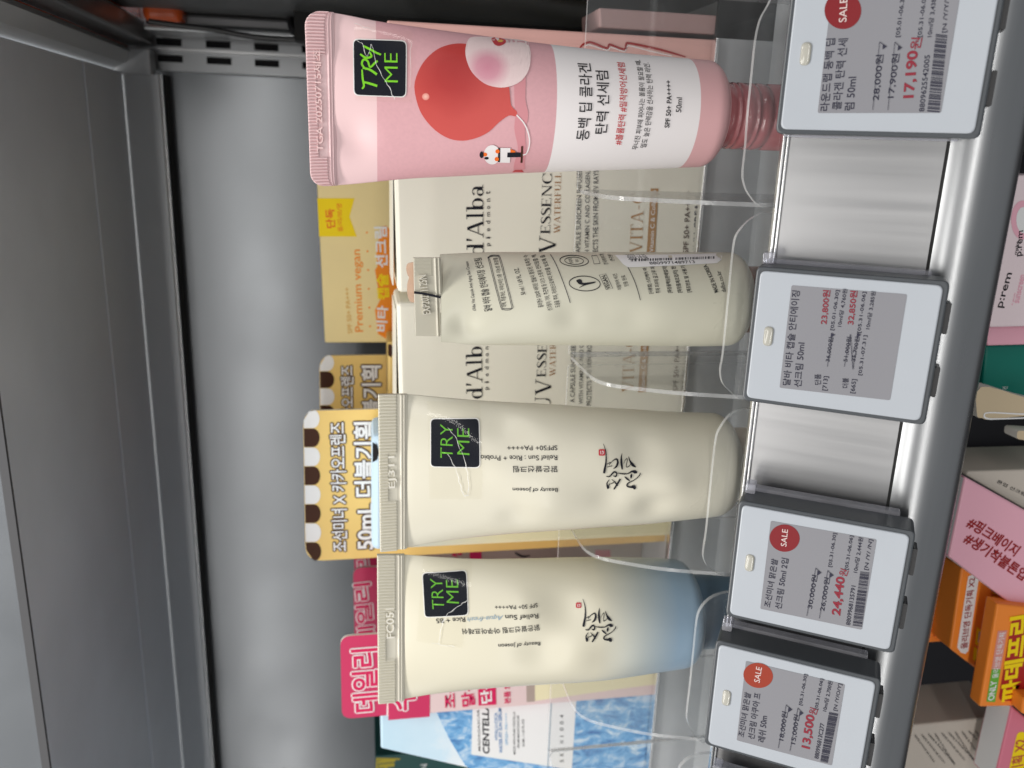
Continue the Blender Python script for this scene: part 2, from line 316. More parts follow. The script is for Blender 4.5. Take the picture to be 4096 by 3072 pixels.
# a small set of high-contrast serif capitals, drawn as strokes: lists of polygons in a unit-cap-height box
def _st(x, w, y0=0, y1=1): return [(x, y0), (x+w, y0), (x+w, y1), (x, y1)]
def _dg(x0, y0, x1, y1, w): return [(x0, y0), (x0+w, y0), (x1+w, y1), (x1, y1)]
def _arc(cx, cy, rx, ry, t0, t1, thick, thin, n=26):
    o = []; i = []
    for k in range(n+1):
        t = math.radians(t0+(t1-t0)*k/n); wd = thin+(thick-thin)*abs(math.cos(t))**1.4
        o.append((cx+rx*math.cos(t), cy+ry*math.sin(t))); i.append((cx+(rx-wd)*math.cos(t), cy+(ry-thin-(wd-thin)*.3)*math.sin(t)))
    return [[o[k], o[k+1], i[k+1], i[k]] for k in range(n)]
TK, TN = .15, .04
SERIF = {
 'V': (.92, [_dg(.36, 0, .04, 1, TK), _dg(.43, 0, .76, 1, .05), _st(-.04, .32, .965, 1), _st(.64, .28, .965, 1)]),
 'A': (.92, [_dg(.06, 0, .40, 1, .05), _dg(.68, 0, .38, 1, TK), _st(.2, .45, .30, .345), _st(-.04, .25, 0, .035), _st(.58, .36, 0, .035)]),
 'E': (.72, [_st(.08, TK), _st(0, .62, .96, 1), _st(0, .66, 0, .04), _st(.2, .3, .49, .53), _st(.585, .035, .8, .96), _st(.625, .035, .04, .24), _st(.48, .03, .4, .62)]),
 'F': (.68, [_st(.08, TK), _st(0, .62, .96, 1), _st(0, .3, 0, .035), _st(.2, .3, .49, .53), _st(.585, .035, .8, .96), _st(.48, .03, .4, .62)]),
 'L': (.70, [_st(.08, TK), _st(0, .3, .965, 1), _st(0, .64, 0, .04), _st(.6, .035, .04, .26)]),
 'T': (.78, [_st(.31, TK), _st(.02, .72, .96, 1), _st(.2, .36, 0, .035), _st(.02, .035, .78, .96), _st(.705, .035, .78, .96)]),
 'I': (.38, [_st(.11, TK), _st(.02, .33, .965, 1), _st(.02, .33, 0, .035)]),
 'N': (.92, [_st(.12, .045), _st(.74, .045), _dg(.68, 0, .08, 1, TK), _st(0, .28, .965, 1), _st(.62, .28, .965, 1), _st(.02, .25, 0, .035)]),
 'U': (.90, [_st(.1, TK, .3, 1), _st(.7, .045, .3, 1), _st(0, .34, .965, 1), _st(.58, .28, .965, 1)]+_arc(.4225, .3, .3225, .32, 180, 360, TK*.8, TN)),
 'C': (.86, _arc(.44, .5, .43, .52, 42, 318, TK*1.1, TN)+[_st(.72, .035, .68, .98), _st(.72, .035, .04, .26)]),
 'S': (.60, None),
 'R': (.84, [_st(.08, TK), _st(0, .36, .965, 1), _st(0, .33, 0, .035), _dg(.62, 0, .36, .48, TK), _st(.66, .16, 0, .035)]+[[(.15, 1), (.4, 1), (.4, .96), (.15, .96)], [(.15, .5), (.4, .5), (.4, .46), (.15, .46)]]+_arc(.4, .73, .26, .27, -90, 90, TK, TN)),
 'W': (1.30, [_dg(.30, 0, .04, 1, TK), _dg(.37, 0, .60, 1, .05), _dg(.78, 0, .52, 1, TK), _dg(.85, 0, 1.12, 1, .05), _st(-.02, .28, .965, 1), _st(1.0, .26, .965, 1)]),
 '-': (.42, [_st(.05, .3, .34, .41)]),
 'd': (.72, [_st(.47, TK*.85, 0, 1.05), _st(.34, .2, 1.01, 1.05), _st(.55, .16, 0, .035)]+_arc(.30, .33, .28, .345, 0, 360, TK, TN, 32)),
 'b': (.72, [_st(.10, TK*.85, 0, 1.05), _st(-.01, .2, 1.01, 1.05)]+_arc(.40, .33, .28, .345, 0, 360, TK, TN, 32)),
 'l': (.36, [_st(.11, TK*.85, 0, 1.05), _st(-.01, .2, 1.01, 1.05), _st(-.01, .38, 0, .035)]),
 'a': (.66, [_st(.38, TK*.85, .05, .46), _st(.44, .17, 0, .035)]+_arc(.27, .46, .235, .21, 0, 150, TK*.85, TN, 16)+_arc(.24, .185, .21, .20, 0, 360, TK*.8, TN, 26)),
 "'": (.22, [[(.06, .72), (.11, .72), (.19, 1.06), (.06, 1.06)]]),
}
def serif(mb, sf, body, p0, p1, h, m, lay=2, track=.03):
    a0 = sf.ab(*p0); a1 = sf.ab(*p1); u = a1-a0; L = np.linalg.norm(u); u /= L; v = np.array([-u[1], u[0]])
    d = np.array([p1[0]-p0[0], p1[1]-p0[1]], float); d /= np.linalg.norm(d); H = np.linalg.norm(sf.ab(p0[0]+d[1]*h, p0[1]-d[0]*h)-a0)
    W = sum(SERIF[c][0]+track for c in body)-track; sx = L/W; x = 0
    for c in body:
        adv, ps = SERIF[c]
        if ps is None:
            C = catmull([(.50, .80, .04), (.45, .93, .04), (.28, .985, .045), (.12, .90, .09), (.10, .74, .14), (.26, .58, .18), (.44, .42, .18), (.53, .25, .14), (.48, .08, .08), (.28, .015, .045), (.10, .07, .04), (.05, .24, .04)], 4)
            V = []; T = []
            for i, q in enumerate(C):
                dd = C[min(i+1, len(C)-1)]-C[max(i-1, 0)]; dd = dd[:2]/np.linalg.norm(dd[:2]); nn = np.array([-dd[1], dd[0]])*q[2]/2
                V += [q[:2]+nn, q[:2]-nn]
                if i: k = 2*i; T += [(k-2, k-1, k+1), (k-2, k+1, k)]
            emit(mb, sf, [a0+u*(x+q[0])*sx+v*q[1]*H for q in V], T, m, lay)
        else:
            for j, p in enumerate(ps):
                V = [a0+u*(x+q[0])*sx+v*q[1]*H for q in p]
                emit(mb, sf, V, [(0, 1, 2), (0, 2, 3)], m, lay+.06*(j if len(p) == 4 and j < 9 else 9))
        x += adv+track
def quadbox(mb, sf, q, depth, m, side=None, bevel=.006):
    """q: four (a,b) corners, upper-left first clockwise in the upright view; extruded away from the camera"""
    fr = [sf.p0+sf.ax*a+sf.ay*b for a, b in q]; bk = [p-sf.n*depth for p in fr]
    addhull(mb, fr+bk, [(0, 1, 2, 3), (7, 6, 5, 4), (0, 4, 5, 1), (1, 5, 6, 2), (2, 6, 7, 3), (3, 7, 4, 0)], m, bevel, 2, side_m=side or m, nfront=(0,))
def slab(mb, sf, pts, thick, m, edge=None, back=None, bulge=0):
    """flat sheet with any outline (plane coordinates), real thickness behind the face"""
    n = len(pts); fr = [sf.w(p[0], p[1], 0) for p in pts]; bk = [sf.w(p[0], p[1], -thick) for p in pts]
    t = [tuple(q) for q in tessellate_polygon([[Vector((p[0], p[1], 0)) for p in pts]])]
    mb.add(fr, t, m); mb.add(bk, [tuple(reversed(q)) for q in t], back or m)
    mb.add(fr+bk, [(i, (i+1) % n, n+(i+1) % n, n+i) for i in range(n)], edge or m)
def A(sf, *px): return [tuple(sf.ab(*p)) for p in px]
def Z_(sf, px, ppm): pass
def conv(ox, oy, s): return lambda *p: [(ox+a/s, oy+b/s) for a, b in p] if len(p) > 1 else (ox+p[0][0]/s, oy+p[0][1]/s)
# ================================================================ SHOP FITTINGS
YB = 4.0
mb = MB(); addbox(mb, -14, .33, YB, YB+.05, -3, 3.4, 'panel_grey'); struct(mb, 'back_panel')
mb = MB()                                   # underside of the shelf above
Zu = float(onY(491, 296, 3.87)[2]); Xs = float(onY(470, 290, 3.9)[0])
addbox(mb, -14, Xs, 2.34, 3.80, Zu, Zu+.012, 'shelf_grey', .004); addbox(mb, -14, Xs, 2.325, 2.338, Zu-.002, Zu+.02, 'channel_grey')  # dark strip added to cover the brightly lit front edge
addbox(mb, -14, Xs-.001, 3.34, 3.835, Zu-.006, Zu-.001, 'shelf_grey', .002)
addbox(mb, -14, Xs, 3.84, 3.88, 1.812, Zu+.02, 'flange_grey', .006)
addbox(mb, -14, Xs, 3.855, 3.875, 1.806, 1.811, 'bright_edge')
addbox(mb, -14, Xs, 3.90, 3.99, 1.80, 1.835, 'black_gap')  # solid black bar painting in the shadow line between flange and panel
struct(mb, 'upper_shelf')
# slanting side beam of the upper shelf
bA = onY(470, 290, 3.9); bB = onY(540, 195, 3.9)
t = thing('shelf_bracket', 'light grey steel arm under the shelf at the top left of the photo', 'bracket', (bA[0], 3.9, bA[2]))
mb = MB(); sec = [(bA[0], bA[2]), (bA[0]+.03, bA[2]-.055), (bB[0]-.02, bB[2]-.005), (bB[0], bB[2]+.01), (bB[0], bB[2]+.2), (bA[0], bA[2]+.12)]
mb.add([(x, .9, z) for x, z in sec]+[(x, 3.9, z) for x, z in sec], [(i, (i+1) % 6, 6+(i+1) % 6, 6+i) for i in range(6)]+[(0, 5, 4, 3, 2, 1), (6, 7, 8, 9, 10, 11)], 'flange_grey')
addbox(mb, bB[0]+.001, bB[0]+.008, .9, 3.88, bB[2]+.02, bB[2]+.035, 'orange_paint'); mb.build('beam', t)
mb = MB(); e = onY(600, 330, 3.86); f = onY(545, 195, 3.86)
addbox(mb, Xs-.01, float(f[0]), 3.80, 3.895, float(e[2])-.02, bA[2]+.05, 'flange_grey', .006); mb.build('end_plate', t)
t = thing('shelf_bracket', 'darker grey steel arm of the neighbouring bay beside the orange post', 'bracket', (.5, 3.9, 2.0))
mb = MB(); c0 = onY(590, 130, 3.9); addbox(mb, float(c0[0])-.05, float(c0[0])+.035, 1.2, 3.9, float(c0[2])-.02, float(c0[2])+.2, 'channel_grey', .01); mb.build('beam', t)
mb = MB(); addbox(mb, float(c0[0])+.036, float(c0[0])+.12, 2.4, 3.88, float(c0[2])+.02, float(c0[2])+.1, 'orange_paint', .01); mb.build('trim', t, label='orange painted trim')
# slotted uprights
YS = 3.93
def std(cx0, cx1, s0, s1, lab):
    t = thing('slotted_upright', lab, 'shelf upright', ((cx0+cx1)/2, YS, -1))
    mb = MB(); ppz = .505
    slots = []; z = 1.341
    while z < 2.6: slots.append(z); z += .1955
    z = 1.341-.1955
    while z > -1: slots.append(z); z -= .1955
    slots.sort(); lo, hi = -1.0, 2.7; xs = [cx0, s0, s1, cx1]
    prev = lo
    addbox(mb, cx0, xs[1], YS, YS+.03, lo, hi, 'steel_post'); addbox(mb, xs[2], cx1, YS, YS+.03, lo, hi, 'steel_post')
    for z in slots:
        mb.add([(xs[1], YS, prev), (xs[2], YS, prev), (xs[2], YS, z), (xs[1], YS, z)], [(0, 1, 2, 3)], 'steel_post'); prev = z+.10
    mb.add([(xs[1], YS, prev), (xs[2], YS, prev), (xs[2], YS, hi), (xs[1], YS, hi)], [(0, 1, 2, 3)], 'steel_post')
    mb.add([(xs[1], YS+.028, lo), (xs[2], YS+.028, lo), (xs[2], YS+.028, hi), (xs[1], YS+.028, hi)], [(0, 1, 2, 3)], 'dark_slot')
    addbox(mb, cx1+.001, cx1+.009, YS-.025, YS+.03, lo, hi, 'aluminium')
    mb.build('post', t)
std(.262, .340, .296, .325, 'grey slotted steel upright nearest the back panel')
std(.350, .420, .360, .390, 'second grey slotted steel upright next to the dark channel')
t = thing('wall_channel', 'glossy grey upright channel ending in a dark round knob', 'channel', (.52, 3.7, 0))
mb = MB(); a = onY(900, 30, 3.7); b = onY(900, 128, 3.7)
addbox(mb, float(b[0])+.012, float(a[0])-.03, 3.70, 3.85, 1.22, 1.82, 'channel_grey', .012); addbox(mb, float(a[0])-.028, float(a[0])+.012, 3.66, 3.85, 1.20, 1.82, 'channel_grey', .012)
addbox(mb, float(b[0])-.012, float(b[0])+.01, 3.66, 3.85, 1.20, 1.82, 'steel_post', .008); mb.build('channel', t)
mb = MB(); k = onY(1202, 78, 3.6); n = 20
mb.add([(k[0]+.085*math.cos(q*2*math.pi/n)*r, Y, k[2]-.03+.085*math.sin(q*2*math.pi/n)*r) for Y, r in ((3.60, .8), (3.62, 1), (3.75, 1)) for q in range(n)], [tuple(range(n))]+[(j*n+i, j*n+(i+1) % n, (j+1)*n+(i+1) % n, (j+1)*n+i) for j in range(2) for i in range(n)], 'rubber_black', True); mb.build('knob', t)
mb = MB(); a = onY(583, 5, 3.6); b = onY(728, 92, 3.6)
addbox(mb, float(b[0]), float(a[0])+.35, 3.6, 3.75, float(b[2]), float(a[2])+.02, 'orange_paint', .03, 4); o = mb.build('orange_bracket'); o['label'] = 'glossy orange painted bracket at the top edge of the photo'; o['category'] = 'bracket'
def tube3(mb, pts, r, m, n=10):
    C = catmull(pts, 8); V = []
    for i, c in enumerate(C):
        d = C[min(i+1, len(C)-1)]-C[max(i-1, 0)]; d /= np.linalg.norm(d); u = np.cross(d, [0, 1, 0]); u /= np.linalg.norm(u); v = np.cross(d, u)
        V += [c+r*(u*math.cos(2*math.pi*k/n)+v*math.sin(2*math.pi*k/n)) for k in range(n)]
    mb.add(V, [(i*n+k, i*n+(k+1) % n, (i+1)*n+(k+1) % n, (i+1)*n+k) for i in range(len(C)-1) for k in range(n)]+[tuple(range(n)), tuple(range((len(C)-1)*n, len(C)*n))], m, True)
mb = MB(); tube3(mb, [onY(596, 85, 3.5), onY(700, 100, 3.5), onY(860, 120, 3.5), onY(1020, 148, 3.5), onY(1220, 160, 3.5), onY(1300, 158, 3.5)], .010, 'rubber_black')
o = mb.build('cable'); o['label'] = 'dark grey cable sagging along the uprights behind the pink tube'; o['category'] = 'cable'
# the dark neighbouring bay on the right
mb = MB(); a = onY(1300, 110, 2.95); addbox(mb, .46, .475, 2.42, 3.62, -2, 2.7, 'bay_dark'); addbox(mb, .55, 3.2, 3.0, 3.05, -2, 1.33, 'bay_dark'); addbox(mb, .43, 3.2, 3.9, 3.95, -2, 2.9, 'shelf_grey'); addbox(mb, .36, .56, 3.45, 3.56, -2, 1.24, 'black_gap'); struct(mb, 'side_panel')
# riser in front of the cartons and the shelf floor behind it
mb = MB()
addbox(mb, -14, .319, 2.425, 2.44, -.6, -.004, 'riser_grey'); addbox(mb, -14, .319, 2.414, 2.444, -.0035, .006, 'bright_edge', .003, 2)
addbox(mb, .435, 4, 2.425, 2.44, -.6, -.004, 'riser_grey'); addbox(mb, .435, 4, 2.414, 2.444, -.0035, .006, 'bright_edge', .003, 2)
addbox(mb, -14, 4, 2.446, 3.99, -.14, -.10, 'riser_grey'); addbox(mb, .32, .434, 2.43, 2.445, -.6, .0, 'black_gap'); struct(mb, 'shelf_floor')
FL = -.17
mb = MB(); addbox(mb, -14, 4, 1.86, 2.424, FL-.03, FL-.001, 'riser_grey'); struct(mb, 'tray_floor')
# price rail: tilted aluminium strip, two beads on its upper edge, rolled nose below
mb = MB()
rt = np.array([1.80, .077]); rb = np.array([1.62, -.194]); d = (rb-rt)/np.linalg.norm(rb-rt); nn = np.array([d[1], -d[0]]); nn = nn if nn[0] < 0 else -nn
def strip(x0, x1, p, q, th, m, bv=0):
    P = [p, q, q-nn*th, p-nn*th]; addhull(mb, [(x0, a[0], a[1]) for a in P]+[(x1, a[0], a[1]) for a in P], [(0, 3, 2, 1), (4, 5, 6, 7), (0, 1, 5, 4), (1, 2, 6, 5), (2, 3, 7, 6), (3, 0, 4, 7)], m, bv)
strip(-14, 4, rt+d*.012, rb, .02, 'aluminium')
strip(-14, 4, rt-d*.004+nn*.004, rt+d*.003+nn*.004, .02, 'bright_edge', .002); strip(-14, 4, rt+d*.005+nn*.004, rt+d*.0115+nn*.004, .02, 'bright_edge', .002)
strip(-14, 4, rb-d*.003+nn*.001, rb+d*.004+nn*.001, .01, 'black_gap')
addbox(mb, -14, 4, 1.825, 1.855, FL, .055, 'riser_grey'); addbox(mb, -14, 4, 1.830, 1.850, .0551, .062, 'bright_edge', .002)
cy, cz, r = 1.68, -.283, .107; n = 40
arc = [(cy+r*math.cos(math.radians(q)), cz+r*math.sin(math.radians(q))) for q in np.linspace(125, 300, n)]
mb.add([(x, y, z) for x in (-14, 4) for y, z in arc], [(i, i+1, n+i+1, n+i) for i in range(n-1)], 'aluminium_roll', True)
addbox(mb, -14, 4, 1.66, 2.42, -.385, -.36, 'lower_grey'); struct(mb, 'price_rail')
# ================================================================ CARTONS
def carton(name, label, Y, TL, TR, zb, depth, m, side=None, group=None, bevel=.007):
    sf = Surf((0, Y, 0)); a, b = sf.ab(*TL), sf.ab(*TR)
    t = thing(name, label, 'carton', ((a[0]+b[0])/2, Y+depth/2, zb), group)
    mb = MB(); quadbox(mb, sf, [a, b, (b[0], zb), (a[0], zb)], depth, m, side, bevel)
    return t, mb, sf
ZF = -.10
z4 = conv(1500, 700, 2.011); zq = conv(2000, 700, 2.458)
G = 'white sunscreen cartons side by side on the shelf'
def dalba(label, group):
    t, mb, sf = carton('sunscreen_carton', label, 2.45, (1590, 1170), (1573, 588), ZF, .26, 'carton_white', group=group, bevel=.012)
    serif(mb, sf, "d'Alba", (1934, 1024), (1932, 735), 64, 'black_ink')
    for i, ch in enumerate('piedmont'): text(mb, sf, ch, (1960+(4.5 if ch == 'p' else 0), 984-i*29.6), (1960+(4.5 if ch == 'p' else 0), 972-i*29.6+(5 if ch == 'i' else 0)-(5 if ch == 'm' else 0)), 17 if ch in 'pidt' else 12, 'black_ink')
    serif(mb, sf, 'U', (2217, 1076), (2219, 1020), 64, 'black_ink'); serif(mb, sf, 'V', (2221, 1012), (2223, 942), 66, 'black_ink')
    serif(mb, sf, 'ESSENCE', (2199, 936), (2210, 648), 38, 'black_ink'); serif(mb, sf, 'WATERFULL', (2239, 932), (2244, 690), 24, 'brown_ink', track=.06)
    text(mb, sf, 'A CAPSULE SUNSCREEN INFUSED', (2320, 1051), (2327, 672), 19, 'dark_grey_ink'); text(mb, sf, 'WITH VITAMIN C AND COLLAGEN,', (2358, 1058), (2362, 684), 20, 'dark_grey_ink')
    text(mb, sf, 'PROTECTS THE SKIN FROM UV RAYS', (2390, 1066), (2394, 680), 20, 'dark_grey_ink')
    serif(mb, sf, 'VITA-C', (2566, 1010), (2576, 768), 48, 'light_brown_ink', track=.06)
    poly(mb, sf, [(2586, 1015), (2602, 754), (2634, 754), (2619, 1015)], 'light_brown_ink', 1)
    text(mb, sf, 'Vitamin C & Collagen', (2617, 1008), (2629, 762), 21, 'white_ink', 3)
    text(mb, sf, 'SPF 50+ PA++++', (2752, 1014), (2764, 764), 21, 'dark_brown_ink', bold=.01); text(mb, sf, 'SUN CREAM', (2798, 1004), (2806, 784), 26, 'navy_ink', bold=.01)
    mb.build('carton_body', t)
    fl = MB(); a, b = sf.ab(1590, 1170), sf.ab(1573, 588); addbox(fl, a[0]+.02, b[0]-.02, 2.46, 2.70, max(a[1], b[1])+.0005, max(a[1], b[1])+.004, 'carton_white'); fl.build('lid', t)
    return t
def copy_tree(o, parent=None):
    c = o.copy(); scn.collection.objects.link(c); c.parent = parent
    for ch in list(o.children): copy_tree(ch, c)
    return c
d1 = dalba('white sunscreen carton between the pink tube and the pale green tube', G)
d2 = copy_tree(d1); d2.location.x += (-.7503+.3112)*S; d2.location.z -= .007*S; d2['label'] = 'white sunscreen carton between the pale green tube and the cream tube'
# pale box behind the pink tube
t, mb, sf = carton('rose_carton', 'dusty rose kraft carton standing behind the tall pink tube', 2.46, (1560, 560), (1548, 80), ZF, .2, 'rose_kraft', bevel=.005)
z2 = conv(2100, 0, 2.011)
brush(mb, sf, [(*z2((430, 400)), 2), (*z2((460, 362)), 7), (*z2((500, 343)), 8), (*z2((540, 343)), 8), (*z2((655, 388)), 8), (*z2((672, 364)), 8), (*z2((690, 360)), 8), (*z2((796, 398)), 8), (*z2((812, 358)), 8), (*z2((845, 348)), 8), (*z2((1100, 403)), 8), (*z2((1290, 458)), 4)], 'dark_red_ink', 2, n=3)
brush(mb, sf, [(*z2((490, 370)), 3), (*z2((520, 362)), 3), (*z2((660, 405)), 3), (*z2((690, 380)), 3), (*z2((800, 415)), 3), (*z2((830, 368)), 3), (*z2((1000, 410)), 3), (*z2((1180, 450)), 3)], 'white_ink', 2, n=3)
mb.build('carton_body', t)
t, mb, sf = carton('rose_carton', 'dusty rose carton of the neighbouring bay, seen through the clear stand at the top edge', 2.46, (2400, 108), (2396, 30), ZF, .2, 'dim_rose_card', bevel=.005); mb.build('carton_body', t)
# yellow vegan carton
t, mb, sf = carton('yellow_carton', 'pale yellow capsule sun cream carton with a bright yellow ribbon, behind the white cartons', 3.0, (1299, 1372), (1264, 660), ZF, .45, 'yellow_card')
zv = conv(1200, 700, 1.66)
poly(mb, sf, [(1269, 793), (1418, 793), (1398, 867), (1427, 946), (1277, 946)], 'yellow_ink', 1)
text(mb, sf, '단독', (1342, 911), (1337, 836), 36, 'orange_red_ink', bold=.03); text(mb, sf, '올/리/브/영', (1372, 926), (1367, 815), 21, 'orange_red_ink')
poly(mb, sf, [(1512, 1335), (1500, 1240), (1520, 1200), (1500, 1080), (1510, 1065), (1505, 1000), (1528, 905), (1545, 903), (1590, 950), (1594, 1360), (1556, 1362)], 'orange_ink', 1)
text(mb, sf, 'Premium vegan', (1463, 1326), (1450, 998), 42, 'orange_ink'); text(mb, sf, 'SPF 50+ PA+++', (1410, 1333), (1396, 1150), 18, 'faint_orange_ink')
text(mb, sf, '비타', (1546, 1325), (1552, 1226), 42, 'white_ink', 3, bold=.035); text(mb, sf, '캡슐', (1556, 1196), (1552, 1096), 46, 'yellow_ink', 3, bold=.035); text(mb, sf, '선크림', (1550, 1068), (1546, 908), 48, 'white_ink', 3, bold=.035)
for q in range(6): poly(mb, sf, ell(1480-q*2.5, 1305-q*75, 4, 4, n=10), 'orange_ink', 2)
mb.build('carton_body', t)
# hang-card cartons with scalloped awning headers
def awning(mb, sf, x0, x1, y0, y1, xb, n=8, r=55, first=1):
    """y0 = right end, y1 = left end (photo px)"""
    wd = (y1-y0)/n
    for i in range(n):
        ya, yb = y0+i*wd, y0+(i+1)*wd; ta = x0+(x1-x0)*(i/n); tb = x0+(x1-x0)*((i+1)/n); m = 'white_ink' if i % 2 == 0 else 'dark_brown_ink'
        ca, cb = (0, 0)
        pts = [(ta+2, ya+1), (tb+2, yb-1), (xb+(i/n)*8-30, yb-1)]
        for k in range(1, 8): q = math.pi*k/8; pts.append((xb+(i/n)*8-30+26*math.sin(q), (ya+yb)/2+(wd/2-1)*math.cos(q)))
        pts.append((xb+(i/n)*8-30, ya+1))
        if i == 0: pts[0] = (ta+24, ya+8); pts.insert(1, (ta+3, ya+45)); pts[-1] = (xb-30, ya+6)
        if i == n-1: pts[1] = (tb+28, yb-8); pts.insert(1, (tb+3, yb-45)); 
        poly(mb, sf, pts, m, 1)
t = thing('hang_card_carton', 'yellow hang-card carton with a brown and white awning header, behind the cream tube', 'carton', (-1.1, 2.72, ZF), 'yellow awning hang-card cartons')
sf = Surf((0, 2.72, 0)); mb = MB()
out = rounded(A(sf, (1222, 2244), (1212, 1637)), 0) if False else None
tl, tr = sf.ab(1222, 2246), sf.ab(1212, 1636)
pts = rounded([tl, tr, (tr[0], ZF), (tl[0]+.01, ZF)], .062, 6); pts = pts[:12]+[(tr[0], ZF), (tl[0]+.01, ZF)]
slab(mb, sf, pts, .012, 'gold_card', 'card_edge'); awning(mb, sf, 1212, 1222, 1637, 2244, 1282)
text(mb, sf, '조선미녀 X 카카오프렌즈', (1390, 2203), (1381, 1689), 60, 'white_ink', 2, outline='dark_brown_ink', grow=.15, bold=.02); text(mb, sf, '50mL 더블기획', (1498, 2194), (1498, 1689), 78, 'white_ink', 2, outline='dark_brown_ink', grow=.15, bold=.035)
mb.build('hang_card', t)
sfb = Surf((0, 2.5, 0)); a = sfb.ab(1487, 2206); b = sfb.ab(1487, 1740)
ramp_mat('blue_to_cream', 2, [((.55-ZF)*S, (.86, .78, .50)), ((a[1]-.16-ZF)*S, (.70, .72, .62)), ((a[1]-.02-ZF)*S, (.50, .66, .80))], .45)
mb = MB(); quadbox(mb, sfb, [a, b, (b[0], ZF), (a[0], ZF)], .2, 'blue_to_cream', bevel=.02)
poly(mb, sfb, [(1490, 1768), (1490, 1850), (1508, 1838), (1516, 1809), (1508, 1780)], 'dark_slot', 1); mb.build('carton_body', t)
# second one farther right and back
t = thing('hang_card_carton', 'yellow awning hang-card carton half hidden behind the other awning header, its card farther back', 'carton', (-.9, 3.05, ZF), 'yellow awning hang-card cartons')
Y2 = 3.05; sf = Surf((0, Y2, 0)); mb = MB(); tl, tr = sf.ab(1284, 1960), sf.ab(1277, 1416)
pts = rounded([tl, tr, (tr[0], ZF), (tl[0], ZF)], .062, 6)[:12]+[(tr[0], ZF), (tl[0], ZF)]
slab(mb, sf, pts, .012, 'gold_card', 'card_edge'); awning(mb, sf, 1277, 1284, 1417, 1960, 1340)
text(mb, sf, '조선미녀 X 카카오프렌즈', (1420, 1925), (1414, 1463), 50, 'white_ink', 2, outline='dark_brown_ink', grow=.15, bold=.02); text(mb, sf, '50mL 더블기획', (1524, 1917), (1522, 1463), 72, 'white_ink', 2, outline='dark_brown_ink', grow=.15, bold=.035)
mb.build('hang_card', t)
mb = MB(); sfb = Surf((0, 2.82, 0)); a = sfb.ab(1552, 1900); b = sfb.ab(1550, 1366); quadbox(mb, sfb, [a, b, (b[0], ZF), (a[0], ZF)], .2, 'gold_card', bevel=.01)
poly(mb, sfb, [(1546+6, 1376), (1552, 1420), (1565, 1430), (1575, 1400), (1566, 1378)], 'dark_brown_ink', 1); mb.build('carton_body', t)
# magenta hang-card cartons
z8 = conv(1300, 2150, 1.799)
def magenta(label, Y, TLh, TRh, xf, textpx, full=False, body_l=None):
    t = thing('hang_card_carton', label, 'carton', (sf_mid(Y, TLh, TRh), Y, ZF), 'magenta hang-card cartons')
    sf = Surf((0, Y, 0)); mb = MB(); tl, tr = sf.ab(*TLh), sf.ab(*TRh); fz = sf.ab(xf, TLh[1])[1]
    pts = rounded([tl, tr, (tr[0], fz), (tl[0], fz)], .035, 5)[:12]+[(tr[0], fz), (tl[0], fz)]
    slab(mb, sf, pts, .01, 'magenta_card', 'card_edge')
    text(mb, sf, '데일리', *textpx, 'magenta_ink', 2, outline='white_ink', grow=.12, bold=.035); mb.build('hang_card', t)
    mb = MB(); q = [(tl[0]-.004, fz-.002), (tr[0]+(0 if full else .25), fz-.002), (tr[0]+(0 if full else .25), ZF), (tl[0]-.004, ZF)]
    quadbox(mb, Surf((0, Y-.004, 0)), q, .22, 'pale_pink_card' if full else 'taupe_card', 'magenta_card' if full else 'taupe_card', bevel=.004)  # cartons farther back get taupe, the shade between boxes put into the colour
    return t, mb, Surf((0, Y-.004, 0))
def sf_mid(Y, a, b): s = Surf((0, Y, 0)); return (s.ab(*a)[0]+s.ab(*b)[0])/2
t, mb, sf = magenta('magenta and pale pink hang-card carton showing pink letters below its complete magenta header', 2.47, (1368, 2876), (1361, 2546), 1546, ((1514, 2839), (1508, 2592), 100), True)
a = sf.ab(1546, 2880); b = sf.ab(1719, 2500)
poly_ab(mb, sf, [(a[0]-.0005, a[1]-.006), (b[0], a[1]-.006), (b[0], sf.ab(1719, 2860)[1]), (a[0]-.0005, sf.ab(1719, 2860)[1])], 'magenta_card', 1)
text(mb, sf, '수분', (1662, 2834), (1658, 2640), 98, 'magenta_ink', 3, outline='white_ink', grow=.12, bold=.035)
text(mb, sf, '조선미녀', (1824, 2828), (1816, 2590), 46, 'magenta_ink', bold=.03); text(mb, sf, '맑은쌀', (1900, 2820), (1894, 2640), 52, 'magenta_ink', bold=.03)
poly(mb, sf, [(1914, 2822), (1908, 2620), (1980, 2616), (1985, 2818)], 'magenta_ink', 1); text(mb, sf, '단독', (1968, 2808), (1964, 2700), 44, 'white_ink', 3, bold=.03)
text(mb, sf, '본품 50ml', (2042, 2812), (2038, 2700), 24, 'magenta_ink', bold=.03)
poly(mb, sf, [(2106, 2808), (2104, 2650), (2138, 2650), (2140, 2805)], 'taupe_card', 1); poly(mb, sf, [(2140, 2803), (2138, 2600), (2612, 2600), (2614, 2738), (2500, 2752)], 'pale_yellow_card', 1)
text(mb, sf, 'Beauty of Joseon', (2374, 2706), (2303, 2708), 7, 'dark_grey_ink'); text(mb, sf, '조선미녀', (2498, 2708), (2495, 2655), 44, 'black_ink', bold=.02)
mb.build('carton_body', t)
t, mb, sf = magenta('magenta hang-card carton whose header shows between the other two magenta headers', 2.95, (1420, 2600), (1412, 2272), 1560, ((1500, 2570), (1480, 2330), 64))
poly(mb, sf, [(2385, 2310), (2380, 2200), (2440, 2200), (2455, 2310)], 'magenta_card', 1); poly(mb, sf, [(1880, 2300), (1878, 2180), (1925, 2180), (1928, 2300)], 'magenta_card', 1); text(mb, sf, '맑은쌀', (1850, 2320), (1846, 2180), 40, 'magenta_ink', bold=.03); brush(mb, sf, [(2060, 2210, 6), (2090, 2225, 9), (2120, 2222, 5)], 'black_ink'); mb.build('carton_body', t)
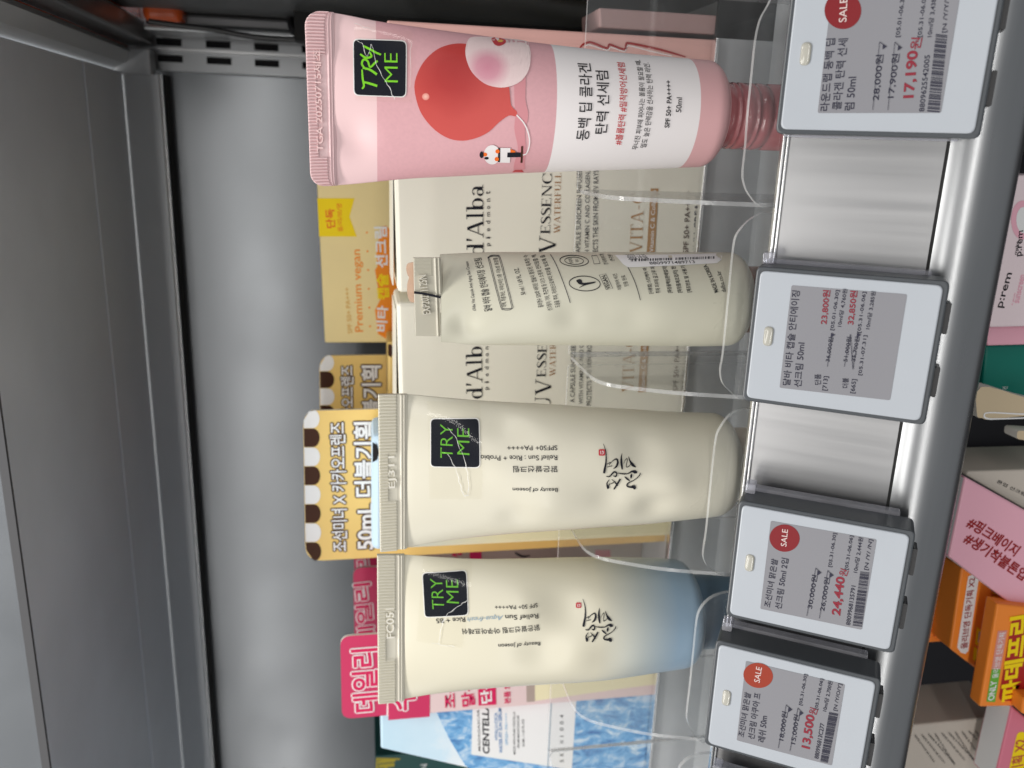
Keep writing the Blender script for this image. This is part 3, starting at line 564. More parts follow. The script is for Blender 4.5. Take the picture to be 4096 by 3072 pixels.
t, mb, sf = magenta('magenta hang-card carton farthest back, only a strip beside the yellow card', 3.2, (1420, 2480), (1416, 2190), 1560, ((1500, 2430), (1485, 2215), 60)); mb.build('carton_body', t)
# blue water-print carton
def water_mat():
    m = bpy.data.materials.new('water_print'); m.use_nodes = True; nt = m.node_tree; b = nt.nodes['Principled BSDF']; b.inputs['Roughness'].default_value = .4
    tc = nt.nodes.new('ShaderNodeTexCoord'); mp = nt.nodes.new('ShaderNodeMapping'); mp.inputs['Scale'].default_value = (1, 1, .6); nt.links.new(tc.outputs['Object'], mp.inputs[0])
    n = nt.nodes.new('ShaderNodeTexNoise'); n.inputs['Scale'].default_value = 160; n.inputs['Detail'].default_value = 9; n.inputs['Roughness'].default_value = .68; n.inputs['Distortion'].default_value = .6; nt.links.new(mp.outputs[0], n.inputs['Vector'])
    cr = nt.nodes.new('ShaderNodeValToRGB'); nt.links.new(n.outputs[0], cr.inputs[0])
    for e, (p, c) in zip(cr.color_ramp.elements, ((.34, (.05, .16, .42)), (.68, (.75, .86, .93)))): e.position = p; e.color = (*c, 1)
    e = cr.color_ramp.elements.new(.5); e.color = (.16, .42, .74, 1); nt.links.new(cr.outputs[0], b.inputs['Base Color']); MATS['water_print'] = m
water_mat(); ramp_mat('sky_print', 2, [(.128, (.82, .88, .92)), (.142, (.62, .80, .92)), (.165, (.55, .75, .88))], .4, noise=.03)
sf = Surf((0, 2.5, 0)); z7 = conv(1400, 2700, 2.458)
t = thing('sun_serum_carton', 'blue and white water-print carton beside the pale pink carton', 'carton', (sf_mid(2.5, (1524, 2993), (1524, 2700)), 2.5, ZF))
a = sf.ab(1524, 2993); b = sf.ab(1524, 2760); s_ = sf.ab(1870, 3072); k = (s_[0]-a[0])/(s_[1]-a[1])
mb = MB(); quadbox(mb, sf, [a, b, (b[0], ZF), (a[0]+k*(ZF-a[1])*.999, ZF)], .2, 'sky_print', 'sky_print', bevel=.005)
L = lambda z: a[0]+k*(z-a[1])
za, zb_ = sf.ab(1716, 2990)[1], sf.ab(1886, 3000)[1]
poly_ab(mb, sf, [(b[0], sf.ab(1700, 2850)[1]), (b[0], zb_), (L(zb_), zb_), (sf.ab(1860, 3060)[0], sf.ab(1860, 3060)[1]), (sf.ab(1800, 2960)[0], sf.ab(1800, 2960)[1]), (sf.ab(1770, 2900)[0], sf.ab(1770, 2900)[1])], 'water_print', 1)
z1 = sf.ab(2292, 3000)[1]; wl = sf.ab(1886, 3017)
poly_ab(mb, sf, [(b[0], zb_), (b[0], z1), (wl[0]+k*.75*(z1-zb_), z1), (wl[0], zb_)], 'white_ink', 2)
poly_ab(mb, sf, [(L(zb_), zb_), (wl[0]-.001, zb_), (wl[0]-.001+k*.75*(z1-zb_), z1), (L(z1), z1)], 'water_print', 1)
poly_ab(mb, sf, [(b[0], z1), (b[0], ZF+.01), (L(ZF)+.03, ZF+.01), (L(z1), z1)], 'water_print', 1)
z2l = sf.ab(2195, 2950)[1]; poly_ab(mb, sf, [(b[0], z2l), (b[0], z2l-.004), (L(z2l)+.05, z2l-.004), (L(z2l)+.05, z2l)], 'blue_grey_ink', 3)
text(mb, sf, 'MADAGASCAR', (1922, 3003), (1917, 2838), 9, 'grey_ink', 4, shear=.2); text(mb, sf, 'CENTELLA', (1957, 3011), (1954, 2812), 25, 'black_ink', 4, bold=.03, shear=.2)
text(mb, sf, 'HYALU-CICA', (1991, 2958), (1989, 2850), 12, 'blue_ink', 4, bold=.02, shear=.2); text(mb, sf, 'WATER-FIT SUN SERUM', (2010, 3008), (2006, 2830), 13, 'blue_ink', 4, bold=.02, shear=.2); text(mb, sf, 'SPF50+ PA++++', (2032, 2978), (2029, 2850), 11, 'light_blue_ink', 4, shear=.2)
for i, (s0, tx) in enumerate((((2062, 3016), 'MADE WITH PURE CENTELLA'), ((2078, 2990), 'FROM MADAGASCAR'), ((2098, 2985), '50 ML / 1.69 FL.OZ.'))): text(mb, sf, tx, s0, (s0[0]-2, 2846+i*14), 9, 'grey_ink', 4, shear=.2)
for i, ch in enumerate('SKIN1004'): text(mb, sf, ch, (2254, 3048-i*25.5), (2254, 3036-i*25.5+(6 if ch in 'I1' else 0)), 15, 'dark_grey_ink', 4, shear=.15)
mb.build('carton_body', t)
# dark green carton, lower left corner
t, mb, sf = carton('green_carton', 'dark green carton with a mustard printed letter at the bottom edge of the photo', 3.0, (1512, 3400), (1500, 3026), ZF, .4, 'dark_green_card')
text(mb, sf, '에', (1580, 3110), (1578, 3036), 62, 'mustard_ink', bold=.04); brush(mb, sf, [(1508, 3100, 10), (1508, 3034, 10), (1600, 3036, 8)], 'mustard_ink', 1, n=1); text(mb, sf, 'SUN', (1710, 3120), (1708, 3055), 26, 'white_ink'); mb.build('carton_body', t)
# ================================================================ TUBES
def smooth1(x): return x*x*(3-2*x)
class Tube:
    def __init__(s, Y, right, left, zt_px, bottom_px, rr=.03, d0=.008, Hd=.75, dents=(), tilt=None, twist=0.):
        s.Y = Y; P = lambda l: sorted([(float(q[2]), float(q[0])) for q in (onY(x, y, Y) for x, y in l)])
        s.R = P(right); s.L = P(left); s.zt = float(onY(*zt_px, Y)[2])
        s.r = (np.interp(s.R[0][0], *zip(*s.R))-np.interp(s.R[0][0], *zip(*s.L)))/2
        s.zb = float(onY(*bottom_px, Y-s.r*.97)[2]); s.rr = rr; s.d0 = d0; s.Hd = Hd*(s.zt-s.zb); s.twist = twist
        s._z = np.linspace(s.zb, s.zt, 90); k = np.ones(7)/7
        def sm(l):
            v = np.interp(s._z, *zip(*l)); e = np.concatenate([[v[0]]*3, v, v[-1]+(v[-1]-v[-2])*np.arange(1, 4)]); return np.convolve(e, k, 'valid')
        s.rx = sm(s.R); s.lx = sm(s.L); s.dents = []
        for x, y, rad, amp in dents:
            q = onY(x, y, Y-.1); q2 = onY(x+rad, y, Y-.1); s.dents.append((q[0], q[2], abs(q2[2]-q[2]), amp))
        s.sf = Surf((0, Y, 0), f=s.f, maxlen=.014)
    def dims(s, z):
        r, l = np.interp(z, s._z, s.rx), np.interp(z, s._z, s.lx); cx, w_ = (r+l)/2, (r-l)/2
        u = min(1, max(0, (s.zt-z)/s.Hd)); d = s.d0+(s.r-s.d0)*math.sin(math.pi/2*u)**.95; p = .5+.32*(1-u)**1.5
        h = z-s.zb
        if h < s.rr: q = s.rr-s.rr*math.sqrt(max(0, 1-(1-max(0, h)/s.rr)**2)); w_ -= q; d -= q
        return cx, w_, d, p, u
    def f(s, a, b):
        cx, w_, d, p, u = s.dims(min(max(b, s.zb+.002), s.zt)); t = max(-1, min(1, (a-cx)/w_)); q = max(0, 1-t*t)
        v = d*q**p - s.twist*(a-cx)*(1-u)
        for x, z, rad, amp in s.dents: v -= 1.35*amp*math.exp(-((a-x)**2+(b-z)**2*.6)/(rad*rad))*q
        return v
    def body(s, m_of_z, name, t, extra=()):
        mb = MB(); nz, nt = 110, 48
        zs = sorted(set([s.zb+s.rr*(1-math.cos(k*math.pi/16)) for k in range(8)]+list(np.linspace(s.zb+s.rr, s.zt, nz))+list(extra)))
        V = []
        for z in zs:
            cx, w_, d, p, u = s.dims(z)
            for k in range(nt):
                th = 2*math.pi*k/nt; a = cx+w_*math.cos(th)
                if math.sin(th) <= 1e-9: V.append((a, s.Y-s.f(a, z), z))
                else: V.append((a, s.Y+d*(math.sin(th)**2)**p+s.twist*(a-cx)*(1-u), z))
        o = len(mb.v); mb.v += [tuple(map(float, v)) for v in V]
        for i in range(len(zs)-1):
            k_ = mb.mi(m_of_z((zs[i]+zs[i+1])/2))
            for k in range(nt): mb.f.append([i*nt+k, i*nt+(k+1) % nt, (i+1)*nt+(k+1) % nt, (i+1)*nt+k]); mb.m.append(k_); mb.sm.append(True)
        mb.f.append(list(range(nt))[::-1]); mb.m.append(mb.mi(m_of_z(zs[0]))); mb.sm.append(False)
        return mb
    def cap(s, t, rc, zbot, m, rings=(), name='cap', cx=None):
        mb = MB(); n = 48; c = cx if cx is not None else float(s.dims(s.zb+.05)[0]); z0 = s.zb+.002
        prof = [(rc*.9, z0), (rc*.985, z0-.004), (rc, z0-.01)]
        for z in rings: prof += [(rc, z+.006), (rc*.965, z+.003), (rc*.965, z-.003), (rc, z-.006)]
        prof += [(rc, zbot+.008), (rc*.97, zbot), (0.001, zbot)]
        V = [(c+r*math.cos(2*math.pi*k/n), s.Y+r*math.sin(2*math.pi*k/n), z) for r, z in prof for k in range(n)]
        mb.add(V, [(i*n+k, (i+1)*n+k, (i+1)*n+(k+1) % n, i*n+(k+1) % n) for i in range(len(prof)-1) for k in range(n)]+[tuple(range(n))], m, True); return mb.build(name, t)
def crimp(t, Y, TR, TL, BR, BL, m, xr=.72, ridges=46, panel=None, corner=0, words=None, vgap=None, twist=0, amp=.0065, beads=(.80, .90), smooth_from=None):
    """flat heat seal: corners in px; ridged down to fraction xr, beads below. Returns surface for marks"""
    c = [onY(*p, Y)[[0, 2]] for p in (TL, TR, BR, BL)]; tl, tr, br, bl = c
    def P(u, v): return (1-v)*((1-u)*tl+u*tr)+v*((1-u)*bl+u*br)
    sub = 6; nu, nv = ridges*sub, 40; th = .012; V = []; cxm = (tl[0]+tr[0])/2; H = np.linalg.norm(tl-bl); W = np.linalg.norm(tr-tl)
    def hgt(u, v):
        h = 0.
        inp = panel and panel[0] < u < panel[1] and panel[2] < v < panel[3]
        if v < xr and not inp:
            if not (smooth_from and u < smooth_from): h += amp*(.5+.5*math.cos(2*math.pi*u*ridges))**.7*(1 if .02 < v else 0)
        if inp: h += .0005
        for bv in beads: h += .0045*math.exp(-((v-bv)/.028)**2)
        return h
    for j in range(nv+1):
        for i in range(nu+1):
            u, v = i/nu, j/nv; q = P(u, v)
            if corner:     # rounded upper corners
                du = min(u, 1-u)*W
                if du < corner:
                    cut = (corner-math.sqrt(max(0, corner**2-(corner-du)**2)))/H; q = P(u, cut+(1-cut)*v)
            V.append((q[0], Y-th/2-hgt(u, v)+twist*(q[0]-cxm), q[1]))
    nb = len(V); mb = MB()
    for j in range(nv+1):
        for i in range(nu+1):
            v = V[j*(nu+1)+i]; V.append((v[0], Y+th/2+twist*(v[0]-cxm), v[2])) if True else None
    Fs = []
    for j in range(nv):
        for i in range(nu):
            a = j*(nu+1)+i; Fs.append((a, a+1, a+nu+2, a+nu+1)); Fs.append((nb+a+nu+1, nb+a+nu+2, nb+a+1, nb+a))
    for i in range(nu): Fs.append((i+1, i, nb+i, nb+i+1)); a = nv*(nu+1)+i; Fs.append((a, a+1, nb+a+1, nb+a))
    for j in range(nv): a = j*(nu+1); Fs.append((a, a+nu+1, nb+a+nu+1, nb+a)); a += nu; Fs.append((a+nu+1, a, nb+a, nb+a+nu+1))
    mb.add(V, Fs, m, True)
    ax = np.array([1, twist, 0.]); sf = Surf((cxm, Y-th/2-.0006, 0), ax=ax)
    if words: text(mb, sf, words[0], words[1], words[2], words[3], {'crimp_cream': 'emboss_cream', 'pink_crimp': 'emboss_pink', 'dalba_crimp': 'emboss_grey'}[m], 0, ext=.004, off=.012)
    mb.build('crimp_seal', t); return sf
def sticker(t, sf, corners, mode, words, lab=None):
    mb = MB(); poly(mb, sf, corners, 'paper_white', 3, rnd=.012); c = np.mean(corners, 0)
    inner = [tuple(c+(np.array(p)-c)*.965) for p in corners]; poly(mb, sf, inner, 'sticker_black', 4, rnd=.011)
    for wd in words:
        if wd[0] == 'brush': brush(mb, sf, wd[1], 'lime_ink', 6)
        else: text(mb, sf, *wd, 'lime_ink' if mode else 'green_ink', 6, bold=-.014)
    return mb.build('try_me_sticker', t)
def tape(t, sf, corners, creases):
    mb = MB(); poly(mb, sf, corners, 'tape_film', 9); rj = random.Random(5)
    for cpts in creases:
        q = [np.array(p) for p in cpts]; o = []
        for i in range(len(q)-1):
            for k in range(4): p = q[i]+(q[i+1]-q[i])*k/4; o.append((p[0]+rj.uniform(-2.5, 2.5), p[1]+rj.uniform(-2.5, 2.5), p[2]*rj.uniform(.3, .9)))
        brush(mb, sf, o+[tuple(q[-1])], 'crease_white', 10, n=2)  # pale drawn strokes stand in for folds catching the light
    return mb.build('tape', t)
# ---- tall pink tube
z1 = conv(1100, 0, 2.011)
TP = Tube(2.0, [(1335, 50), (1400, 62), (1500, 84), (1700, 112), (2000, 152), (2200, 178), (2500, 214), (2700, 231), (2850, 243)],
          [(1345, 742), (1450, 733), (1550, 722), (1650, 713), (1800, 707), (2000, 696), (2200, 688), (2400, 682), (2600, 676), (2800, 668)], (1335, 400), (2937, 470), rr=.035, dents=[(1420, 560, 60, .012), (1420, 160, 60, .010)])
t = thing('sunscreen_tube', 'tall pink sun serum tube with a red balloon print, topmost of the four tubes', 'tube', (float(TP.dims(TP.zb)[0]), 2.0, FL))
zw0 = float(TP.sf.ab(2228, 400)[1]); zw1 = float(TP.sf.ab(2803, 430)[1]); zl = float(TP.sf.ab(1508, 500)[1])
mb = TP.body(lambda z: 'pink_base' if z < zw1 else 'white_print' if z < zw0 else 'pink_label' if z < zl else 'pink_plastic', '', t, (zw0, zw1, zl))
sf = TP.sf
o3 = t['_o']
def rel(px, s=sf): a, b = s.ab(*px); q = s.w(a, b); return tuple((float(q[i])-o3[i])*S for i in range(3))
ramp_mat('balloon_print', 0, [(0, (.40, .012, .012)), (.007, (.43, .02, .018)), (.016, (.55, .055, .045)), (.03, (.60, .07, .06))], .4, noise=.004, radial=rel(z1((1440, 590))))
ramp_mat('fruit_print', 0, [(0, (.62, .24, .32)), (.0035, (.66, .30, .37)), (.0075, (.80, .62, .62)), (.02, (.82, .68, .66))], .4, radial=rel(z1((1710, 545))))
ramp_mat('balloon_glint', 0, [(0, (.85, .55, .45)), (.0016, (.68, .08, .07))], .4, radial=rel(z1((1212, 778))))
brush(mb, sf, [(*z1((1975, 500)), 30), (*z1((1970, 620)), 46), (*z1((1970, 800)), 44), (*z1((1985, 930)), 52), (*z1((1968, 1040)), 42), (*z1((1985, 1190)), 32), (*z1((1965, 1320)), 42), (*z1((1965, 1375)), 44)], 'mauve_smear' if 'mauve_smear' in MATS else (mat('mauve_smear', (.62, .25, .28), .45) and 'mauve_smear'), 1)
poly(mb, sf, [z1(p) for p in ((1120, 700), (1150, 580), (1210, 480), (1300, 400), (1400, 360), (1500, 350), (1600, 368), (1700, 410), (1800, 510), (1868, 620), (1888, 750), (1900, 850), (1945, 898), (1936, 936), (1880, 930), (1800, 985), (1720, 1060), (1620, 1110), (1510, 1132), (1400, 1115), (1290, 1050), (1200, 950), (1150, 850))], 'balloon_print', 2, smooth=3)
poly(mb, sf, [z1(p) for p in ell(1212, 778, 30, 28)], 'balloon_glint', 3)
poly(mb, sf, [z1(p) for p in ((1530, 410), (1548, 330), (1600, 296), (1800, 305), (2000, 325), (2040, 360), (2055, 450), (2040, 560), (1980, 650), (1880, 698), (1780, 702), (1680, 670), (1590, 590), (1545, 500))], 'fruit_print', 4, smooth=3)
poly(mb, sf, [z1(p) for p in ((1740, 310), (1790, 303), (1850, 322), (1848, 350), (1800, 370), (1762, 355))], 'red_ink', 6, smooth=3); poly(mb, sf, [z1(p) for p in ell(1810, 330, 22, 10)], 'faint_orange_ink', 7)
brush(mb, sf, [(*z1((1942, 925)), 5), (*z1((2000, 990)), 5), (*z1((2035, 1070)), 5), (*z1((2046, 1150)), 5), (*z1((2025, 1230)), 5), (*z1((1990, 1248)), 4)], 'white_print', 4)
poly(mb, sf, [z1(p) for p in ell(1745, 1245, 66, 78)], 'white_print', 3); poly(mb, sf, [z1(p) for p in ((1790, 1190), (1892, 1190), (1888, 1310), (1795, 1308))], 'white_print', 4)
poly(mb, sf, [z1(p) for p in ell(1688, 1243, 18, 16, n=14)], 'orange_red_ink', 4); poly(mb, sf, [z1(p) for p in ell(1661, 1246, 17, 26, n=14)], 'black_ink', 5); poly(mb, sf, [z1(p) for p in ell(1700, 1273, 18, 11, n=14)], 'black_ink', 5)
poly(mb, sf, [z1(p) for p in ((1793, 1190), (1810, 1190), (1808, 1305), (1790, 1303))], 'dark_grey_ink', 6)
for p in ((1788, 1218), (1782, 1280)): poly(mb, sf, [z1(q) for q in ell(*p, 17, 17, n=14)], 'orange_red_ink', 7)
poly(mb, sf, [z1(p) for p in ((1893, 1200), (1932, 1215), (1932, 1240), (1893, 1235))], 'orange_red_ink', 4); poly(mb, sf, [z1(p) for p in ((1868, 1228), (1975, 1228), (1975, 1264), (1866, 1266))], 'black_ink', 7)
poly(mb, sf, [z1(p) for p in ((1978, 1176), (1993, 1176), (1988, 1310), (1972, 1310))], 'dark_brown_ink', 5); poly(mb, sf, [z1(p) for p in ((1905, 1385), (1930, 1368), (1985, 1366), (2002, 1385))], 'red_ink', 3)
text(mb, sf, '동백 딥 콜라겐', (2353, 562), (2361, 254), 52, 'dark_grey_ink', bold=.008); text(mb, sf, '탄력 선세럼', (2426, 536), (2431, 284), 50, 'dark_grey_ink', bold=.008)
text(mb, sf, '#볼륨탄력 #밀착방어선세럼', (2484, 580), (2496, 251), 30, 'red_ink', bold=.012)
text(mb, sf, '무너진 피부에 피어나는 볼륨이 필요할 때,', (2549, 599), (2560, 241), 24, 'dark_grey_ink'); text(mb, sf, '밀도 높은 탄력감을 선사하는 탄력 라인.', (2583, 591), (2594, 251), 24, 'dark_grey_ink')
text(mb, sf, 'SPF 50+ PA++++', (2676, 511), (2681, 322), 19, 'dark_grey_ink', bold=.02); text(mb, sf, '50ml', (2724, 450), (2728, 391), 22, 'dark_grey_ink')
mb.build('tube_body', t)
TP.cap(t, .077, FL+.002, 'rose_cap', rings=(TP.zb-.03, TP.zb-.045, TP.zb-.075, TP.zb-.09, TP.zb-.12))
crimp(t, 2.0, (1218, 45), (1243, 745), (1335, 50), (1348, 742), 'pink_crimp', xr=.70, ridges=54, panel=(.17, .76, .36, .72), corner=.03, words=('TGA 20250715제조', (1296, 606), (1284, 200), 32))
sticker(t, sf, [(1411, 154), (1627, 162), (1625, 391), (1414, 383)], True, [
    ('brush', [(*z1((700, 715)), 6), (*z1((715, 690)), 8), (*z1((705, 630)), 8), (*z1((700, 560)), 6)]), ('brush', [(*z1((712, 660)), 7), (*z1((760, 672)), 9), (*z1((822, 692)), 9)]),
    ('brush', [(*z1((705, 548)), 6), (*z1((760, 560)), 9), (*z1((820, 600)), 9)]), ('brush', [(*z1((735, 560)), 6), (*z1((700, 520)), 8), (*z1((712, 480)), 8), (*z1((745, 492)), 8), (*z1((765, 540)), 7), (*z1((800, 510)), 8), (*z1((825, 490)), 8)]),
    ('brush', [(*z1((685, 435)), 7), (*z1((730, 465)), 9), (*z1((775, 455)), 8), (*z1((760, 420)), 7)]), ('brush', [(*z1((710, 370)), 7), (*z1((760, 395)), 9), (*z1((815, 425)), 8), (*z1((852, 440)), 7)]),
    ('ME', (1592, 331), (1590, 212), 54)])
tape(t, sf, [(1417, 96), (1650, 128), (1648, 412), (1420, 402)], [[(*z1((640, 315)), 1), (*z1((700, 350)), 3), (*z1((740, 460)), 4), (*z1((775, 350)), 2), (*z1((820, 520)), 4), (*z1((880, 640)), 4), (*z1((930, 730)), 4), (*z1((960, 800)), 2)], [(*z1((640, 190)), 2), (*z1((700, 210)), 4), (*z1((790, 245)), 1)], [(*z1((1095, 330)), 2), (*z1((1090, 400)), 3), (*z1((1085, 700)), 1)]])
# ---- pale green-cream tube turned away
TG = Tube(2.0, [(1758, 1024), (1900, 1016), (2000, 1013), (2200, 1012), (2400, 1010), (2700, 1010), (2860, 1010)], [(1780, 1356), (1870, 1369), (2000, 1372), (2400, 1376), (2600, 1378), (2750, 1381), (2860, 1379)], (1762, 1200), (3030, 1230), rr=.03, d0=.014, Hd=.75,
          dents=[(1870, 1335, 45, .010), (2290, 1275, 50, .006), (2400, 1265, 60, .005), (2520, 1275, 60, .005), (1900, 1275, 60, .004)], twist=0.30)  # row of shallow dents shaped in to imitate a dark reflected band
t = thing('sunscreen_tube', 'pale green-cream tube turned to its printed back, with a white barcode sticker', 'tube', (float(TG.dims(TG.zb)[0]), 2.0, FL))
mb = TG.body(lambda z: 'pale_green_plastic', '', t); sf = TG.sf; zz = conv(1700, 950, 2.765); z5 = conv(2400, 700, 1.659)
text(mb, sf, "d'Alba Vita Capsule Anti-Aging Sun Cream", zz((572, 808)), zz((487, 262)), 17, 'grey_ink'); text(mb, sf, '달바 비타 캡슐 안티에이징 선크림', zz((742, 808)), zz((622, 222)), 32, 'dark_grey_ink', bold=.012)
for g in (0, 14): brush(mb, sf, [(*zz(p), 2.2) for p in ((700-g*.5, 215+g), (735, 196+g*.8), (800, 196+g*.8), (832-g, 225), (900-g, 480), (960-g, 720), (972-g, 775), (930, 800-g), (868, 798-g), (835+g, 765), (760+g, 480), (700+g, 240))], 'grey_ink', 2, n=3, closed=True)
text(mb, sf, '미백, 주름개선, 자외선차단 3중 기능성 화장품', zz((908, 762)), zz((802, 218)), 20, 'dark_grey_ink'); text(mb, sf, '50 ml / 1.69 FL. OZ.', zz((1112, 628)), zz((1030, 332)), 18, 'dark_grey_ink')
text(mb, sf, '콜라겐수 52%와 비타민 캡슐이 함유된 촉촉한 수', zz((1310, 765)), zz((1130, 185)), 22, 'dark_grey_ink'); text(mb, sf, '선크림이 기미, 주근깨 등 다크 스팟과 안티링클 케', zz((1412, 800)), zz((1225, 185)), 22, 'dark_grey_ink'); text(mb, sf, '도움을 주며, 자외선으로부터 피부를 보호해 줍', zz((1497, 765)), zz((1320, 185)), 22, 'dark_grey_ink')
brush(mb, sf, [(*zz((1385, 185)), 3), (*zz((1450, 300)), 3), (*zz((1530, 500)), 3), (*zz((1605, 722)), 3)], 'grey_ink')
brush(mb, sf, [(x, y, 3) for x, y in [z5(p) for p in ((178, 600), (200, 640), (235, 720), (267, 830))]], 'grey_ink')
for e_, w_ in ((ell(1648, 256, 158, 60, .05, 24), 2.5), (ell(1648, 256, 104, 40, .05, 20), 2), (ell(1765, 508, 172, 82, .05, 24), 3)): brush(mb, sf, [(*zz(p), w_) for p in e_], 'dark_grey_ink', 2, n=2, closed=True)
text(mb, sf, '민감성', zz((1640, 280)), zz((1618, 228)), 14, 'dark_grey_ink'); text(mb, sf, '완료', zz((1700, 268)), zz((1690, 240)), 12, 'dark_grey_ink')
brush(mb, sf, [(*zz((1672, 478)), 3), (*zz((1710, 488)), 20), (*zz((1740, 510)), 8), (*zz((1800, 505)), 6), (*zz((1885, 492)), 4)], 'dark_grey_ink'); brush(mb, sf, [(*zz((1705, 555)), 1), (*zz((1760, 525)), 4), (*zz((1870, 498)), 4)], 'dark_grey_ink')
brush(mb, sf, [(*zz(p), 2) for p in ((1925, 413), (1998, 402), (2076, 562), (2002, 574))], 'grey_ink', 2, n=1, closed=True); text(mb, sf, 'VEGAN', zz((2052, 560)), zz((1992, 415)), 17, 'dark_grey_ink', bold=.02)
brush(mb, sf, [(*zz(p), 2) for p in ((1840, 200), (1900, 196), (1935, 285), (1868, 292))], 'grey_ink', 2, n=1, closed=True)
for tx, a, b, h in (('이탈리아 비건', (145, 757), (110, 652), 18), ('인증 완료', (190, 735), (165, 662), 18), ('한국피부과', (56, 592), (20, 520), 18), ('연구원', (98, 570), (78, 528), 17), ('[사용법] 스킨케어 마', (355, 785), (312, 612), 20), ('취해 피부에 골고루 펴', (402, 782), (362, 606), 20), ('[화장품책임판매업자]', (482, 780), (442, 602), 21), ('[화장품제조업자] 한', (548, 778), (502, 602), 21), ('[제조번호 및 사용기', (610, 776), (566, 600), 21), ('MADE IN KOREA', (785, 775), (705, 592), 17), ('dalba.co.kr', (835, 774), (796, 634), 17)):
    text(mb, sf, tx, z5(a), z5(b), h, 'dark_grey_ink', bold=.02 if tx[0] in '[M' else None)
mb.build('tube_body', t)
TG.cap(t, .085, FL+.002, 'brown_cap')
csf = crimp(t, 2.0, (1650, 1024), (1664, 1352), (1758, 1024), (1780, 1354), 'dalba_crimp', xr=.66, ridges=60, twist=.30*-1, amp=.0016, beads=(.80, .92), smooth_from=.78, words=('EXP20271125N', (1722, 1252), (1704, 1096), 30))
mb = MB(); brush(mb, csf, [(1656, 1166, 11), (1700, 1172, 10), (1762, 1186, 10)], 'black_ink', 12); mb.build('marker_line', t)
mb = MB(); s2 = Surf((csf.p0[0], 2.02, 0), ax=csf.ax)
slab(mb, s2, catmull(A(s2, (1700, 1060), (1640, 1052), (1625, 1070), (1630, 1100), (1636, 1110), (1629, 1140), (1630, 1180), (1640, 1205), (1655, 1210), (1700, 1200)), 5, True), .002, 'peach_film'); mb.build('sticker_tab', t, label='peach coloured adhesive tab sticking up behind the seal')
mb = MB(); poly(mb, sf, [z5(p) for p in ((98, 530), (150, 590), (185, 612), (775, 584), (803, 562), (808, 535), (770, 517))], 'paper_white', 3)
text(mb, sf, '8809971489713', z5((330, 593)), z5((630, 583)), 10, 'black_ink', 5); text(mb, sf, '2026.12.25', z5((188, 560)), z5((322, 558)), 8, 'black_ink', 5, bold=.03); text(mb, sf, '2025.12.25', z5((178, 541)), z5((306, 540)), 7, 'grey_ink', 5)
x = 203
rnd = random.Random(3)
while x < 760:
    wd = rnd.choice((3, 4, 6, 9)); yo = 573-(x-203)*.034
    if not 238 < x < 250 and not 478 < x < 494: poly(mb, sf, [z5((x, yo-16)), z5((x+wd, yo-16)), z5((x+wd, yo)), z5((x, yo))], 'black_ink', 5)
    x += wd+rnd.choice((3, 4, 6, 8))
mb.build('barcode_sticker', t)
# ---- cream tube EJ311
def callig(mb, sf, T):
    zb = conv(2380, 2350, 6.636); za = conv(2150, 2200, 1.902)
    def st(pts, c, k): brush(mb, sf, [(*T(c((x, y))), w_/k) for x, y, w_ in pts], 'black_ink', 3)
    for p in ([(118, 540, 8), (100, 650, 42), (105, 800, 60), (122, 940, 36)], [(0, 1030, 12), (90, 1050, 16), (170, 1055, 22), (260, 1040, 26), (350, 990, 42), (420, 1000, 82), (472, 1015, 40)], [(345, 1050, 30), (330, 1110, 56), (330, 1165, 26)], [(175, 1118, 20), (230, 1170, 46), (298, 1225, 24)],
              [(537, 1020, 12), (545, 1055, 26), (480, 1140, 22), (380, 1215, 22), (280, 1265, 30), (230, 1320, 42), (250, 1365, 42), (320, 1378, 56), (390, 1370, 100), (412, 1430, 50)], [(155, 795, 6), (195, 705, 14), (235, 668, 18), (240, 720, 18), (215, 860, 18), (240, 880, 18), (290, 850, 16), (325, 800, 14)], [(270, 618, 12), (312, 740, 42), (370, 825, 72), (445, 882, 16)]): st(p, zb, 6.636)
    for p in ([(344, 370, 3), (361, 430, 8), (362, 500, 12), (352, 560, 18), (348, 582, 16)], [(383, 522, 5), (405, 495, 5), (432, 480, 10), (442, 500, 15), (434, 530, 14), (412, 550, 4)], [(367, 517, 4), (392, 503, 6)], [(370, 537, 4), (404, 528, 6)], [(362, 603, 4), (385, 605, 10), (408, 580, 11), (420, 572, 12), (434, 582, 10), (428, 604, 12), (410, 600, 5)], [(384, 627, 4), (368, 655, 10), (376, 690, 15), (382, 664, 6), (400, 655, 6), (414, 648, 8)], [(458, 622, 12), (440, 655, 14), (414, 697, 12)], [(400, 625, 3), (425, 650, 10), (440, 672, 8)], [(440, 580, 4), (470, 584, 6), (500, 584, 6)]): st(p, za, 1.902)
def seal(mb, sf, cx, cy, r):
    poly(mb, sf, [(cx-r, cy-r), (cx+r, cy-r), (cx+r, cy+r), (cx-r, cy+r)], 'red_ink', 3, rnd=.004)
    for d_ in ((-.4, -.5, -.4, .5), (.1, -.6, .1, 0), (.5, -.5, .5, .4), (-.1, .4, .3, .5)): brush(mb, sf, [(cx+d_[0]*r, cy+d_[1]*r, r*.16), (cx+d_[2]*r, cy+d_[3]*r, r*.16)], 'white_print', 5, n=1)
